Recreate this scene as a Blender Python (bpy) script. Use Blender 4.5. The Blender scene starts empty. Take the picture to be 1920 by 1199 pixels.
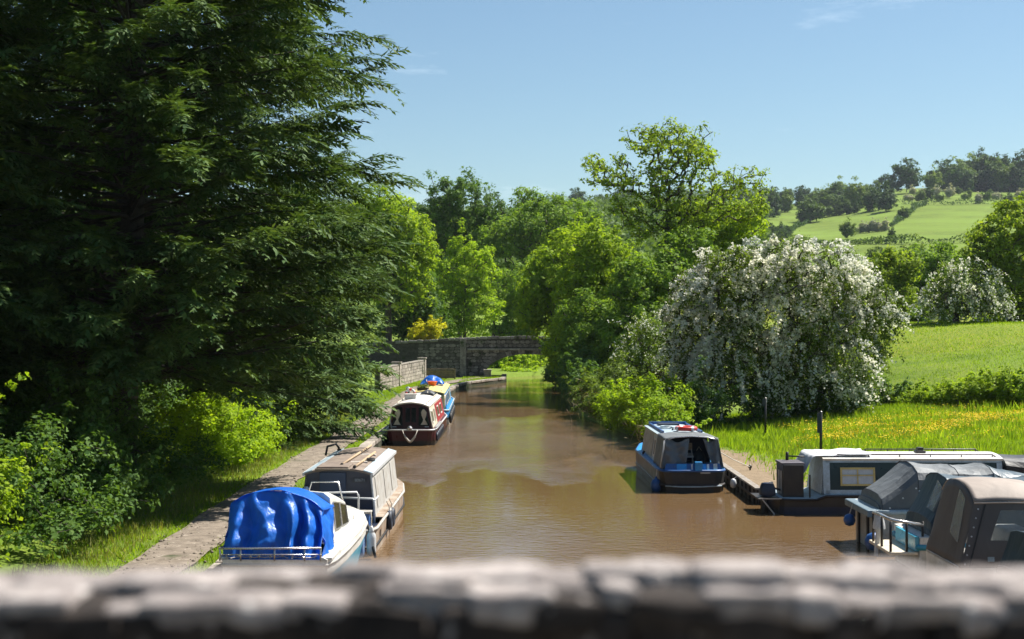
import bpy, math, random
import numpy as np
from mathutils import Vector, Matrix, noise
random.seed(11)
R = math.radians
scene = bpy.context.scene
COL = scene.collection

# ------------------------------------------------------------------ camera
CAM_Z = 5.2
cam_data = bpy.data.cameras.new('camera')
cam = bpy.data.objects.new('camera', cam_data)
COL.objects.link(cam)
cam.location = (0, 0, CAM_Z)
cam.rotation_euler = (R(90) + 3.5 / 2667.0, 0, 0)
cam_data.sensor_width = 36.0
cam_data.lens = 50.0
cam_data.clip_start = 0.05
cam_data.clip_end = 6000
cam_data.dof.use_dof = True
cam_data.dof.focus_distance = 46.0
cam_data.dof.aperture_fstop = 2.0
scene.camera = cam

# ------------------------------------------------------------------ sky and sun
SUN_EL, SUN_AZ = 54.0, 55.0          # azimuth measured from the view direction towards the right
world = bpy.data.worlds.new('World')
scene.world = world
world.use_nodes = True
wn = world.node_tree
bg = wn.nodes['Background']
sky = wn.nodes.new('ShaderNodeTexSky')
sky.sky_type = 'NISHITA'
sky.sun_disc = False
sky.sun_elevation = R(SUN_EL)
sky.sun_rotation = R(SUN_AZ)
sky.altitude = 0
sky.air_density = 1.0
sky.dust_density = 0.5
sky.ozone_density = 0.8
tint = wn.nodes.new('ShaderNodeMix')          # the camera's cool white balance
tint.data_type = 'RGBA'
tint.blend_type = 'MULTIPLY'
tint.inputs[0].default_value = 1.0
tint.inputs[7].default_value = (0.84, 0.99, 1.03, 1)
wn.links.new(sky.outputs[0], tint.inputs[6])
# a few thin fair-weather wisps
wc = wn.nodes.new('ShaderNodeTexCoord')
wm = wn.nodes.new('ShaderNodeMapping')
wm.inputs['Scale'].default_value = (5.0, 5.0, 26.0)
wm.inputs['Location'].default_value = (1.7, 0.4, 0.9)
wnz = wn.nodes.new('ShaderNodeTexNoise')
wnz.inputs['Scale'].default_value = 1.6
wnz.inputs['Detail'].default_value = 6
wnz.inputs['Roughness'].default_value = 0.6
wr_ = wn.nodes.new('ShaderNodeValToRGB')
wr_.color_ramp.elements[0].position = 0.645
wr_.color_ramp.elements[1].position = 0.85
wr_.color_ramp.elements[1].color = (0.22, 0.22, 0.22, 1)
wmx = wn.nodes.new('ShaderNodeMix')
wmx.data_type = 'RGBA'
wmx.inputs[7].default_value = (15.5, 16.5, 17.5, 1)
wn.links.new(wc.outputs['Generated'], wm.inputs['Vector'])
wn.links.new(wm.outputs[0], wnz.inputs['Vector'])
wn.links.new(wnz.outputs['Fac'], wr_.inputs[0])
wn.links.new(wr_.outputs[0], wmx.inputs[0])
wn.links.new(tint.outputs[2], wmx.inputs[6])
wn.links.new(wmx.outputs[2], bg.inputs[0])
bg.inputs[1].default_value = 0.055
sun_data = bpy.data.lights.new('sun', 'SUN')
sun_data.energy = 5.0
sun_data.angle = R(0.53)
sun_data.color = (1.0, 0.955, 0.88)
sun = bpy.data.objects.new('sun', sun_data)
COL.objects.link(sun)
sd = Vector((math.sin(R(SUN_AZ)) * math.cos(R(SUN_EL)), math.cos(R(SUN_AZ)) * math.cos(R(SUN_EL)), math.sin(R(SUN_EL))))
sun.rotation_euler = sd.to_track_quat('Z', 'Y').to_euler()
scene.view_settings.view_transform = 'Standard'
scene.view_settings.look = 'None'
scene.view_settings.exposure = 1.02
scene.view_settings.gamma = 1.0
scene.view_settings.use_curve_mapping = False
try:
    scene.cycles.use_denoising = True
    scene.cycles.max_bounces = 6
    scene.cycles.transparent_max_bounces = 6
    scene.cycles.diffuse_bounces = 3
    scene.cycles.volume_bounces = 0
    scene.cycles.sample_clamp_indirect = 6
    scene.cycles.caustics_reflective = False
    scene.cycles.caustics_refractive = False
except Exception:
    pass


def at(x, y, d):
    """photo pixel and distance along the view -> point in the place"""
    return Vector(((x - 960) * d / 2667.0, d, CAM_Z - (y - 603) * d / 2667.0))


# ------------------------------------------------------------------ materials
MATS = {}


def _new(name):
    m = bpy.data.materials.new(name)
    m.use_nodes = True
    nt = m.node_tree
    nt.nodes.clear()
    out = nt.nodes.new('ShaderNodeOutputMaterial')
    return m, nt, out


def _noise(nt, vec, scale, detail=4, rough=0.6):
    n = nt.nodes.new('ShaderNodeTexNoise')
    n.inputs['Scale'].default_value = scale
    n.inputs['Detail'].default_value = detail
    n.inputs['Roughness'].default_value = rough
    if vec is not None:
        nt.links.new(vec, n.inputs['Vector'])
    return n


def _ramp(nt, fac, lo, hi, c0=(0, 0, 0, 1), c1=(1, 1, 1, 1)):
    r = nt.nodes.new('ShaderNodeValToRGB')
    r.color_ramp.elements[0].position = lo
    r.color_ramp.elements[1].position = hi
    r.color_ramp.elements[0].color = c0
    r.color_ramp.elements[1].color = c1
    nt.links.new(fac, r.inputs[0])
    return r


def _mix(nt, fac, a, b, mode='MIX'):
    m = nt.nodes.new('ShaderNodeMix')
    m.data_type = 'RGBA'
    m.blend_type = mode
    for sock, val in ((m.inputs[0], fac), (m.inputs[6], a), (m.inputs[7], b)):
        if isinstance(val, (int, float)):
            sock.default_value = val
        elif isinstance(val, tuple):
            sock.default_value = (val + (1,))[:4]
        else:
            nt.links.new(val, sock)
    return m.outputs[2]


def _coord(nt, kind='Object'):
    t = nt.nodes.new('ShaderNodeTexCoord')
    return t.outputs[kind]


def _pos(nt):
    return nt.nodes.new('ShaderNodeNewGeometry').outputs['Position']


def _bump(nt, height, strength, dist, normal=None):
    b = nt.nodes.new('ShaderNodeBump')
    b.inputs['Strength'].default_value = strength
    b.inputs['Distance'].default_value = dist
    nt.links.new(height, b.inputs['Height'])
    if normal is not None:
        nt.links.new(normal, b.inputs['Normal'])
    return b.outputs[0]


def paint(name, col, rough=0.45, col2=None, amount=0.5, scale=3.0, bump=0.0, metal=0.0, fine=0.12, spec=0.5):
    """a coated surface: base colour, worn blotches of col2, fine grain and a little relief"""
    m, nt, out = _new(name)
    p = nt.nodes.new('ShaderNodeBsdfPrincipled')
    nt.links.new(p.outputs[0], out.inputs[0])
    c = _coord(nt)
    if col2 is None:
        col2 = tuple(x * 0.72 for x in col)
    n = _noise(nt, c, scale, 6, 0.65)
    r = _ramp(nt, n.outputs['Fac'], 0.5 - 0.25 * amount, 0.78 - 0.25 * amount)
    base = _mix(nt, r.outputs[0], col, col2)
    n2 = _noise(nt, c, scale * 9, 3, 0.6)
    r2 = _ramp(nt, n2.outputs['Fac'], 0.3, 0.75, (1 - fine,) * 3 + (1,), (1 + fine,) * 3 + (1,))
    base = _mix(nt, 1.0, base, r2.outputs[0], 'MULTIPLY')
    nt.links.new(base, p.inputs['Base Color'])
    rr = _ramp(nt, n.outputs['Fac'], 0.25, 0.8, (max(rough - .08, .03),) * 3 + (1,), (min(rough + .15, 1),) * 3 + (1,))
    nt.links.new(rr.outputs[0], p.inputs['Roughness'])
    p.inputs['Metallic'].default_value = metal
    p.inputs['Specular IOR Level'].default_value = spec
    if bump:
        nt.links.new(_bump(nt, n2.outputs['Fac'], 0.5, bump), p.inputs['Normal'])
    MATS[name] = m
    return m


def canvas_mat(name, col, rough=0.6, wr=0.03, scale=2.2, trans=0.0):
    m, nt, out = _new(name)
    p = nt.nodes.new('ShaderNodeBsdfPrincipled')
    c = _coord(nt)
    mp = nt.nodes.new('ShaderNodeMapping')
    mp.inputs['Scale'].default_value = (1.0, 1.0, 0.45)
    nt.links.new(c, mp.inputs['Vector'])
    n = _noise(nt, mp.outputs[0], scale, 5, 0.55)
    n.inputs['Distortion'].default_value = 0.6
    r = _ramp(nt, n.outputs['Fac'], 0.3, 0.75, tuple(x * 0.78 for x in col) + (1,), tuple(min(x * 1.15, 1) for x in col) + (1,))
    nt.links.new(r.outputs[0], p.inputs['Base Color'])
    p.inputs['Roughness'].default_value = rough
    nt.links.new(_bump(nt, n.outputs['Fac'], 0.8, wr), p.inputs['Normal'])
    if trans > 0:
        tr = nt.nodes.new('ShaderNodeBsdfTranslucent')
        nt.links.new(r.outputs[0], tr.inputs[0])
        mx = nt.nodes.new('ShaderNodeMixShader')
        mx.inputs[0].default_value = trans
        nt.links.new(p.outputs[0], mx.inputs[1])
        nt.links.new(tr.outputs[0], mx.inputs[2])
        nt.links.new(mx.outputs[0], out.inputs[0])
    else:
        nt.links.new(p.outputs[0], out.inputs[0])
    return m


def leaf_mat(name, c0, c1, trans=0.35, gloss=0.06, patch=0.25, through=(1.3, 1.25, 0.5)):
    """leaves: a colour of its own for every leaf, drifting through the crown, part of the light passing through"""
    m, nt, out = _new(name)
    g = nt.nodes.new('ShaderNodeNewGeometry')
    base = _mix(nt, g.outputs['Random Per Island'], c0, c1)
    n = _noise(nt, g.outputs['Position'], patch, 2, 0.5)
    r = _ramp(nt, n.outputs['Fac'], 0.3, 0.7, (0.78, 0.8, 0.8, 1), (1.2, 1.15, 1.05, 1))
    base = _mix(nt, 1.0, base, r.outputs[0], 'MULTIPLY')
    d = nt.nodes.new('ShaderNodeBsdfPrincipled')
    d.inputs['Roughness'].default_value = 0.62
    d.inputs['Specular IOR Level'].default_value = gloss * 2
    nt.links.new(base, d.inputs['Base Color'])
    t = nt.nodes.new('ShaderNodeBsdfTranslucent')
    tc = _mix(nt, 1.0, base, through, 'MULTIPLY')
    nt.links.new(tc, t.inputs[0])
    mx = nt.nodes.new('ShaderNodeMixShader')
    mx.inputs[0].default_value = trans
    nt.links.new(d.outputs[0], mx.inputs[1])
    nt.links.new(t.outputs[0], mx.inputs[2])
    nt.links.new(mx.outputs[0], out.inputs[0])
    return m


def glass_mat(name, tint=(0.02, 0.025, 0.03), rough=0.05):
    m, nt, out = _new(name)
    p = nt.nodes.new('ShaderNodeBsdfPrincipled')
    p.inputs['Base Color'].default_value = tint + (1,)
    p.inputs['Roughness'].default_value = rough
    p.inputs['Specular IOR Level'].default_value = 0.7
    nt.links.new(p.outputs[0], out.inputs[0])
    return m


def clear_mat(name, alpha=0.35):
    """clear vinyl: a glossy film that lets most light straight through"""
    m, nt, out = _new(name)
    gl = nt.nodes.new('ShaderNodeBsdfPrincipled')
    gl.inputs['Base Color'].default_value = (0.45, 0.46, 0.44, 1)
    gl.inputs['Roughness'].default_value = 0.12
    n = _noise(nt, _coord(nt), 5.0, 4, 0.6)
    nt.links.new(_bump(nt, n.outputs['Fac'], 0.9, 0.05), gl.inputs['Normal'])
    tr = nt.nodes.new('ShaderNodeBsdfTransparent')
    tr.inputs[0].default_value = (0.85, 0.87, 0.86, 1)
    mx = nt.nodes.new('ShaderNodeMixShader')
    mx.inputs[0].default_value = alpha
    nt.links.new(tr.outputs[0], mx.inputs[1])
    nt.links.new(gl.outputs[0], mx.inputs[2])
    nt.links.new(mx.outputs[0], out.inputs[0])
    return m


def stone_mat(name, dark, mid, pale, scale=5.0, pale_amt=0.5, bump=0.03, moss=0.0, per_object=0.0):
    m, nt, out = _new(name)
    p = nt.nodes.new('ShaderNodeBsdfPrincipled')
    nt.links.new(p.outputs[0], out.inputs[0])
    c = _pos(nt)
    n = _noise(nt, c, scale, 8, 0.7)
    base = _mix(nt, _ramp(nt, n.outputs['Fac'], 0.35, 0.65).outputs[0], dark, mid)
    n2 = _noise(nt, c, scale * 2.3, 5, 0.6)
    lo = 0.78 - 0.35 * pale_amt
    base = _mix(nt, _ramp(nt, n2.outputs['Fac'], lo, lo + 0.09).outputs[0], base, pale)
    if moss:
        n3 = _noise(nt, c, scale * 0.35, 4, 0.6)
        base = _mix(nt, _ramp(nt, n3.outputs['Fac'], 0.62 - 0.2 * moss, 0.75 - 0.2 * moss).outputs[0], base, (0.035, 0.05, 0.015))
    if per_object:
        oi = nt.nodes.new('ShaderNodeObjectInfo')
        r = _ramp(nt, oi.outputs['Random'], 0, 1, (1 - per_object,) * 3 + (1,), (1 + per_object,) * 3 + (1,))
        base = _mix(nt, 1.0, base, r.outputs[0], 'MULTIPLY')
    nt.links.new(base, p.inputs['Base Color'])
    p.inputs['Roughness'].default_value = 0.9
    p.inputs['Specular IOR Level'].default_value = 0.25
    nt.links.new(_bump(nt, n.outputs['Fac'], 0.9, bump), p.inputs['Normal'])
    return m


# ------------------------------------------------------------------ objects
def tag(o, label=None, cat=None, group=None, kind=None):
    if label: o['label'] = label
    if cat: o['category'] = cat
    if group: o['group'] = group
    if kind: o['kind'] = kind
    return o


def empty(name, loc, rz=0.0):
    o = bpy.data.objects.new(name, None)
    o.empty_display_size = 0.3
    COL.objects.link(o)
    o.location = loc
    o.rotation_euler = (0, 0, rz)
    return o


def thing(name, label, cat, loc, rz=0.0, group=None):
    return tag(empty(name, loc, rz), label, cat, group)


def link_mesh(name, me, mat, parent=None):
    o = bpy.data.objects.new(name, me)
    COL.objects.link(o)
    if mat is not None and not me.materials:
        me.materials.append(mat)
    if parent is not None:
        o.parent = parent
    return o


def np_mesh(name, V, F, smooth=False):
    """V (n,3), F (m,k) -> mesh"""
    V = np.ascontiguousarray(V, dtype=np.float32)
    F = np.ascontiguousarray(F, dtype=np.int32)
    k = F.shape[1]
    me = bpy.data.meshes.new(name)
    me.vertices.add(len(V))
    me.vertices.foreach_set('co', V.ravel())
    me.loops.add(F.size)
    me.loops.foreach_set('vertex_index', F.ravel())
    me.polygons.add(len(F))
    me.polygons.foreach_set('loop_start', np.arange(0, F.size, k, dtype=np.int32))
    if smooth:
        me.polygons.foreach_set('use_smooth', np.ones(len(F), dtype=bool))
    me.update(calc_edges=True)
    return me


class MB:
    """collects shapes, then build() links them as one mesh object"""
    def __init__(self):
        self.v, self.f = [], []

    def add(self, vs, fs):
        b = len(self.v)
        self.v += [tuple(x) for x in vs]
        self.f += [tuple(i + b for i in q) for q in fs]
        return self

    def box(self, c, s, rz=0.0, rx=0.0, ry=0.0):
        m = Matrix.Rotation(rz, 3, 'Z') @ Matrix.Rotation(ry, 3, 'Y') @ Matrix.Rotation(rx, 3, 'X')
        vs = []
        for k in (-.5, .5):
            for j in (-.5, .5):
                for i in (-.5, .5):
                    vs.append(m @ Vector((i * s[0], j * s[1], k * s[2])) + Vector(c))
        return self.add(vs, [(0, 2, 3, 1), (4, 5, 7, 6), (0, 1, 5, 4), (2, 6, 7, 3), (0, 4, 6, 2), (1, 3, 7, 5)])

    def bar(self, p, q, w, h):
        p, q = Vector(p), Vector(q)
        d = (q - p)
        y = d.normalized()
        x = y.cross(Vector((0, 0, 1)))
        x = x.normalized() if x.length > 1e-4 else Vector((1, 0, 0))
        z = x.cross(y)
        vs = []
        for a in (p, q):
            for (i, k) in ((-1, -1), (1, -1), (1, 1), (-1, 1)):
                vs.append(a + x * i * w / 2 + z * k * h / 2)
        return self.add(vs, [(0, 1, 2, 3), (7, 6, 5, 4), (0, 4, 5, 1), (1, 5, 6, 2), (2, 6, 7, 3), (3, 7, 4, 0)])

    def tube(self, pts, r, n=6, cap=True):
        pts = [Vector(p) for p in pts]
        rs = r if isinstance(r, (list, tuple)) else [r] * len(pts)
        rings = []
        up = Vector((0.13, 0.21, 0.97))
        for i, p in enumerate(pts):
            a = pts[max(i - 1, 0)]
            b = pts[min(i + 1, len(pts) - 1)]
            t = (b - a).normalized()
            x = t.cross(up)
            x = x.normalized() if x.length > 1e-3 else Vector((1, 0, 0))
            y = t.cross(x)
            rings.append([p + (x * math.cos(2 * math.pi * k / n) + y * math.sin(2 * math.pi * k / n)) * rs[i] for k in range(n)])
        return self.loft(rings, True, cap)

    def loft(self, rings, closed=True, cap=False):
        n = len(rings[0])
        vs = [p for r in rings for p in r]
        fs = []
        for i in range(len(rings) - 1):
            for k in range(n if closed else n - 1):
                k2 = (k + 1) % n
                fs.append((i * n + k, i * n + k2, (i + 1) * n + k2, (i + 1) * n + k))
        if cap:
            fs.append(tuple(range(n - 1, -1, -1)))
            fs.append(tuple((len(rings) - 1) * n + k for k in range(n)))
        return self.add(vs, fs)

    def grid(self, fn, nu, nv):
        vs = [fn(i / nu, j / nv) for j in range(nv + 1) for i in range(nu + 1)]
        fs = [(j * (nu + 1) + i, j * (nu + 1) + i + 1, (j + 1) * (nu + 1) + i + 1, (j + 1) * (nu + 1) + i) for j in range(nv) for i in range(nu)]
        return self.add(vs, fs)

    def poly(self, pts):
        return self.add(pts, [tuple(range(len(pts)))])

    def plate(self, pts, off):
        """a polygon with thickness: pts and the same pts moved by off"""
        off = Vector(off)
        a = [Vector(p) for p in pts]
        b = [p + off for p in a]
        n = len(a)
        fs = [tuple(range(n - 1, -1, -1)), tuple(range(n, 2 * n))]
        fs += [(i, (i + 1) % n, n + (i + 1) % n, n + i) for i in range(n)]
        return self.add(a + b, fs)

    def torus(self, c, R_, r, m=Matrix.Identity(3), nu=16, nv=8, sy=1.0):
        rings = []
        for i in range(nu):
            a = 2 * math.pi * i / nu
            ring = []
            for k in range(nv):
                b = 2 * math.pi * k / nv
                ring.append(m @ Vector(((R_ + r * math.cos(b)) * math.cos(a), (R_ + r * math.cos(b)) * math.sin(a) * sy, r * math.sin(b))) + Vector(c))
            rings.append(ring)
        rings.append(rings[0])
        return self.loft(rings, True, False)

    def lathe(self, c, prof, n=10, m=Matrix.Identity(3)):
        rings = [[m @ Vector((r * math.cos(2 * math.pi * k / n), r * math.sin(2 * math.pi * k / n), z)) + Vector(c) for k in range(n)] for (r, z) in prof]
        return self.loft(rings, True, True)

    def build(self, name, mat, parent=None, smooth=False, solid=0.0, bevel=0.0):
        me = bpy.data.meshes.new(name)
        me.from_pydata(self.v, [], self.f)
        me.update()
        if smooth:
            me.polygons.foreach_set('use_smooth', np.ones(len(me.polygons), dtype=bool))
        o = link_mesh(name, me, mat, parent)
        if solid:
            s = o.modifiers.new('thickness', 'SOLIDIFY')
            s.thickness = solid
            s.offset = 0
        if bevel:
            b = o.modifiers.new('edge', 'BEVEL')
            b.width = bevel
            b.segments = 2
            b.limit_method = 'ANGLE'
        return o


def copy_tree(o, parent=None):
    c = o.copy()
    COL.objects.link(c)
    c.parent = parent
    for ch in o.children:
        copy_tree(ch, c)
    return c


def nz(*p):
    return noise.noise(Vector(p))


# ------------------------------------------------------------------ the lie of the land
def lerp_tab(tab, y):
    ys = [t[0] for t in tab]
    return float(np.interp(y, ys, [t[1] for t in tab]))


LEFT_BANK = [(-20, -5.55), (40, -5.55), (62, -5.5), (92, -4.6), (106, -4.15), (112, -3.6), (120.5, -0.62), (131, -0.55), (137, 2.6), (150, 7.5), (175, 16), (240, 40)]
RIGHT_BANK = [(-20, 62.0), (40.35, 62.0), (40.6, 7.05), (52, 7.0), (60, 6.3), (66, 5.2), (76, 4.05), (98, 3.7), (118, 3.9), (131, 4.3), (140, 8.0), (150, 13.5), (175, 23), (240, 47)]


def smin(a, b, k):
    h = np.clip(0.5 + 0.5 * (b - a) / k, 0, 1)
    return b * (1 - h) + a * h - k * h * (1 - h)


def land(X, Y):
    """height of dry ground"""
    X = np.asarray(X, dtype=float)
    Y = np.asarray(Y, dtype=float)
    z = np.full(np.broadcast(X, Y).shape, 0.36)
    left = np.clip((-8.6 - X) / 5.0, 0, 1)
    z = z + np.where(X < 0, 0.9 * left * left * (3 - 2 * left), 0)
    rise = np.clip(X - 9.2, 0, None) * 0.0018 * np.clip(Y - 20, 5, 160)
    rise = rise + 0.075 * np.clip(Y - 72, 0, 34) * np.clip((X - 13) / 8, 0, 1)
    z = z + np.where(X > 0, smin(rise, 4.75, 0.6) * np.clip((X - 7.5) / 6, 0, 1), 0)
    # rough bank at the foot of the upper pasture
    s = np.exp(-((Y - (80 - 0.55 * (X - 20))) / 5.0) ** 2) * np.clip((X - 14) / 8, 0, 1)
    z = z + 0.35 * s
    far = np.clip((Y - 215) / 735.0, 0, 1)
    px = 960 + 2667 * X / np.clip(Y, 60, None)
    A = 0.81 + 0.03 * np.clip((px - 1000) / 300, 0, 1) + 0.13 * np.clip((px - 1530) / 170, 0, 1)
    und = 2.2 * np.sin(X * 0.021 + 1.3) * np.sin(Y * 0.013) * np.clip(far * 5, 0, 1)
    over = np.clip((Y - 950) / 1500, 0, 1)
    z = z + 93 * A * (far ** 1.08) + und - 60 * over
    return z


def ground(x, y):
    return float(land(np.array([x]), np.array([y]))[0])


def d_at(px, y, lo=225.0, hi=945.0):
    """distance at which the hillside meets the sight line towards a pixel"""
    ds = np.linspace(lo, hi, 700)
    yy = 603 - (land((px - 960) * ds / 2667.0, ds) - CAM_Z) * 2667.0 / ds
    k = np.where(yy <= y)[0]
    return float(ds[k[0]]) if len(k) else hi

# ------------------------------------------------------------------ ground
def ground_mat():
    m, nt, out = _new('meadow')
    p = nt.nodes.new('ShaderNodeBsdfPrincipled')
    nt.links.new(p.outputs[0], out.inputs[0])
    pos = _pos(nt)
    n1 = _noise(nt, pos, 0.35, 5, 0.6)
    n2 = _noise(nt, pos, 3.0, 5, 0.7)
    n3 = _noise(nt, pos, 0.035, 3, 0.5)
    g = _mix(nt, _ramp(nt, n1.outputs['Fac'], 0.35, 0.68).outputs[0], (0.10, 0.155, 0.02), (0.17, 0.21, 0.028))
    g = _mix(nt, _ramp(nt, n2.outputs['Fac'], 0.45, 0.75).outputs[0], g, (0.065, 0.115, 0.016))
    g = _mix(nt, _ramp(nt, n3.outputs['Fac'], 0.4, 0.62).outputs[0], g, (0.15, 0.22, 0.03))
    # buttercup bloom over parts of the upper pasture
    nb = _noise(nt, pos, 9.0, 2, 0.5)
    mul = nt.nodes.new('ShaderNodeMath'); mul.operation = 'MULTIPLY'
    a = nt.nodes.new('ShaderNodeAttribute'); a.attribute_name = 'bloom'
    nt.links.new(_ramp(nt, nb.outputs['Fac'], 0.5, 0.66).outputs[0], mul.inputs[0])
    nt.links.new(a.outputs['Fac'], mul.inputs[1])
    g = _mix(nt, mul.outputs[0], g, (0.45, 0.33, 0.01))
    e = nt.nodes.new('ShaderNodeAttribute'); e.attribute_name = 'earth'
    ne = _noise(nt, pos, 1.6, 6, 0.7)
    sub = nt.nodes.new('ShaderNodeMath'); sub.operation = 'ADD'
    nt.links.new(e.outputs['Fac'], sub.inputs[0]); nt.links.new(ne.outputs['Fac'], sub.inputs[1])
    em = _ramp(nt, sub.outputs[0], 0.98, 1.12)
    soil = _mix(nt, n2.outputs['Fac'], (0.12, 0.085, 0.05), (0.34, 0.26, 0.175))
    col = _mix(nt, em.outputs[0], g, soil)
    nt.links.new(col, p.inputs['Base Color'])
    p.inputs['Roughness'].default_value = 0.95
    p.inputs['Specular IOR Level'].default_value = 0.1
    nt.links.new(_bump(nt, n2.outputs['Fac'], 0.8, 0.12), p.inputs['Normal'])
    return m


def build_ground():
    ys = np.concatenate([np.arange(-20, 20, 5.0), np.arange(20, 40, 1.0), [40.35, 40.6], np.arange(41, 140, 0.8),
                         np.arange(140, 240, 4.0), np.arange(240, 1000, 12.0), np.arange(1000, 2600, 120.0)])
    lo = -np.concatenate([[900, 500, 300, 180, 110, 70, 45, 32], np.arange(24, 8, -1.0), np.arange(8, 0.3, -0.5), [0.15, 0.0]])
    hi = np.concatenate([[0.0, 0.15], np.arange(0.4, 16, 0.5), np.arange(16, 40, 1.0), [46, 55, 66, 80, 98, 120, 145, 175, 210, 250, 300, 360, 430, 520, 640, 800, 1100]])
    nc = len(lo) + 4 + len(hi)
    V = np.zeros((len(ys), nc, 3)); earth = np.zeros((len(ys), nc)); bloom = np.zeros((len(ys), nc))
    for j, y in enumerate(ys):
        xl, xr = lerp_tab(LEFT_BANK, y), lerp_tab(RIGHT_BANK, y)
        xs = np.concatenate([xl + lo, [xl + 0.03, xl + 0.5, xr - 0.5, xr - 0.03], xr + hi])
        z = land(xs, np.full(nc, y))
        L = len(lo)
        bed = -1.2 if y < 236 else None
        if bed is not None:
            z[L:L + 4] = bed
        jig = np.array([0.03 * nz(x * 0.9, y * 0.9, 3.0) + 0.05 * nz(x * 0.2, y * 0.2, 8.0) for x in xs])
        z = z + np.where(np.abs(z - (-1.2)) < 1e-6, 0, jig)
        V[j, :, 0] = xs; V[j, :, 1] = y; V[j, :, 2] = z
        for i, x in enumerate(xs):
            if x > 0 and 40.4 < y < 58:
                d = x - xr
                w = 3.3 * (1 - max(0, y - 50) / 9.0)
                earth[j, i] = max(0.0, min(0.66, 0.66 * (1.35 - d / max(w, .1))))
            if x < 0 and y < 122:
                d = xl - x
                earth[j, i] = max(0.0, 0.35 * (1 - abs(d - 1.6) / 1.7))
            if x > 9 and y > 44:
                b = 0.75 * max(0, 1 - abs(y - 58 - 0.2 * (x - 16)) / 7) * min(1, max(0, (x - 11) / 3))
                if y > 85:
                    b = max(b, 0.45)
                if y > 185: b = 0.8
                if y > 240: b = 0.0
                bloom[j, i] = b
    n_y = len(ys)
    idx = np.arange(n_y * nc).reshape(n_y, nc)
    F = np.stack([idx[:-1, :-1], idx[:-1, 1:], idx[1:, 1:], idx[1:, :-1]], -1).reshape(-1, 4)
    me = np_mesh('ground', V.reshape(-1, 3), F, False)
    for nm, arr in (('earth', earth), ('bloom', bloom)):
        a = me.attributes.new(nm, 'FLOAT', 'POINT')
        a.data.foreach_set('value', arr.ravel().astype(np.float32))
    o = link_mesh('ground', me, ground_mat())
    tag(o, 'grassy canal banks, meadow and far green hillside', kind='structure')
    return o


build_ground()


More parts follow.
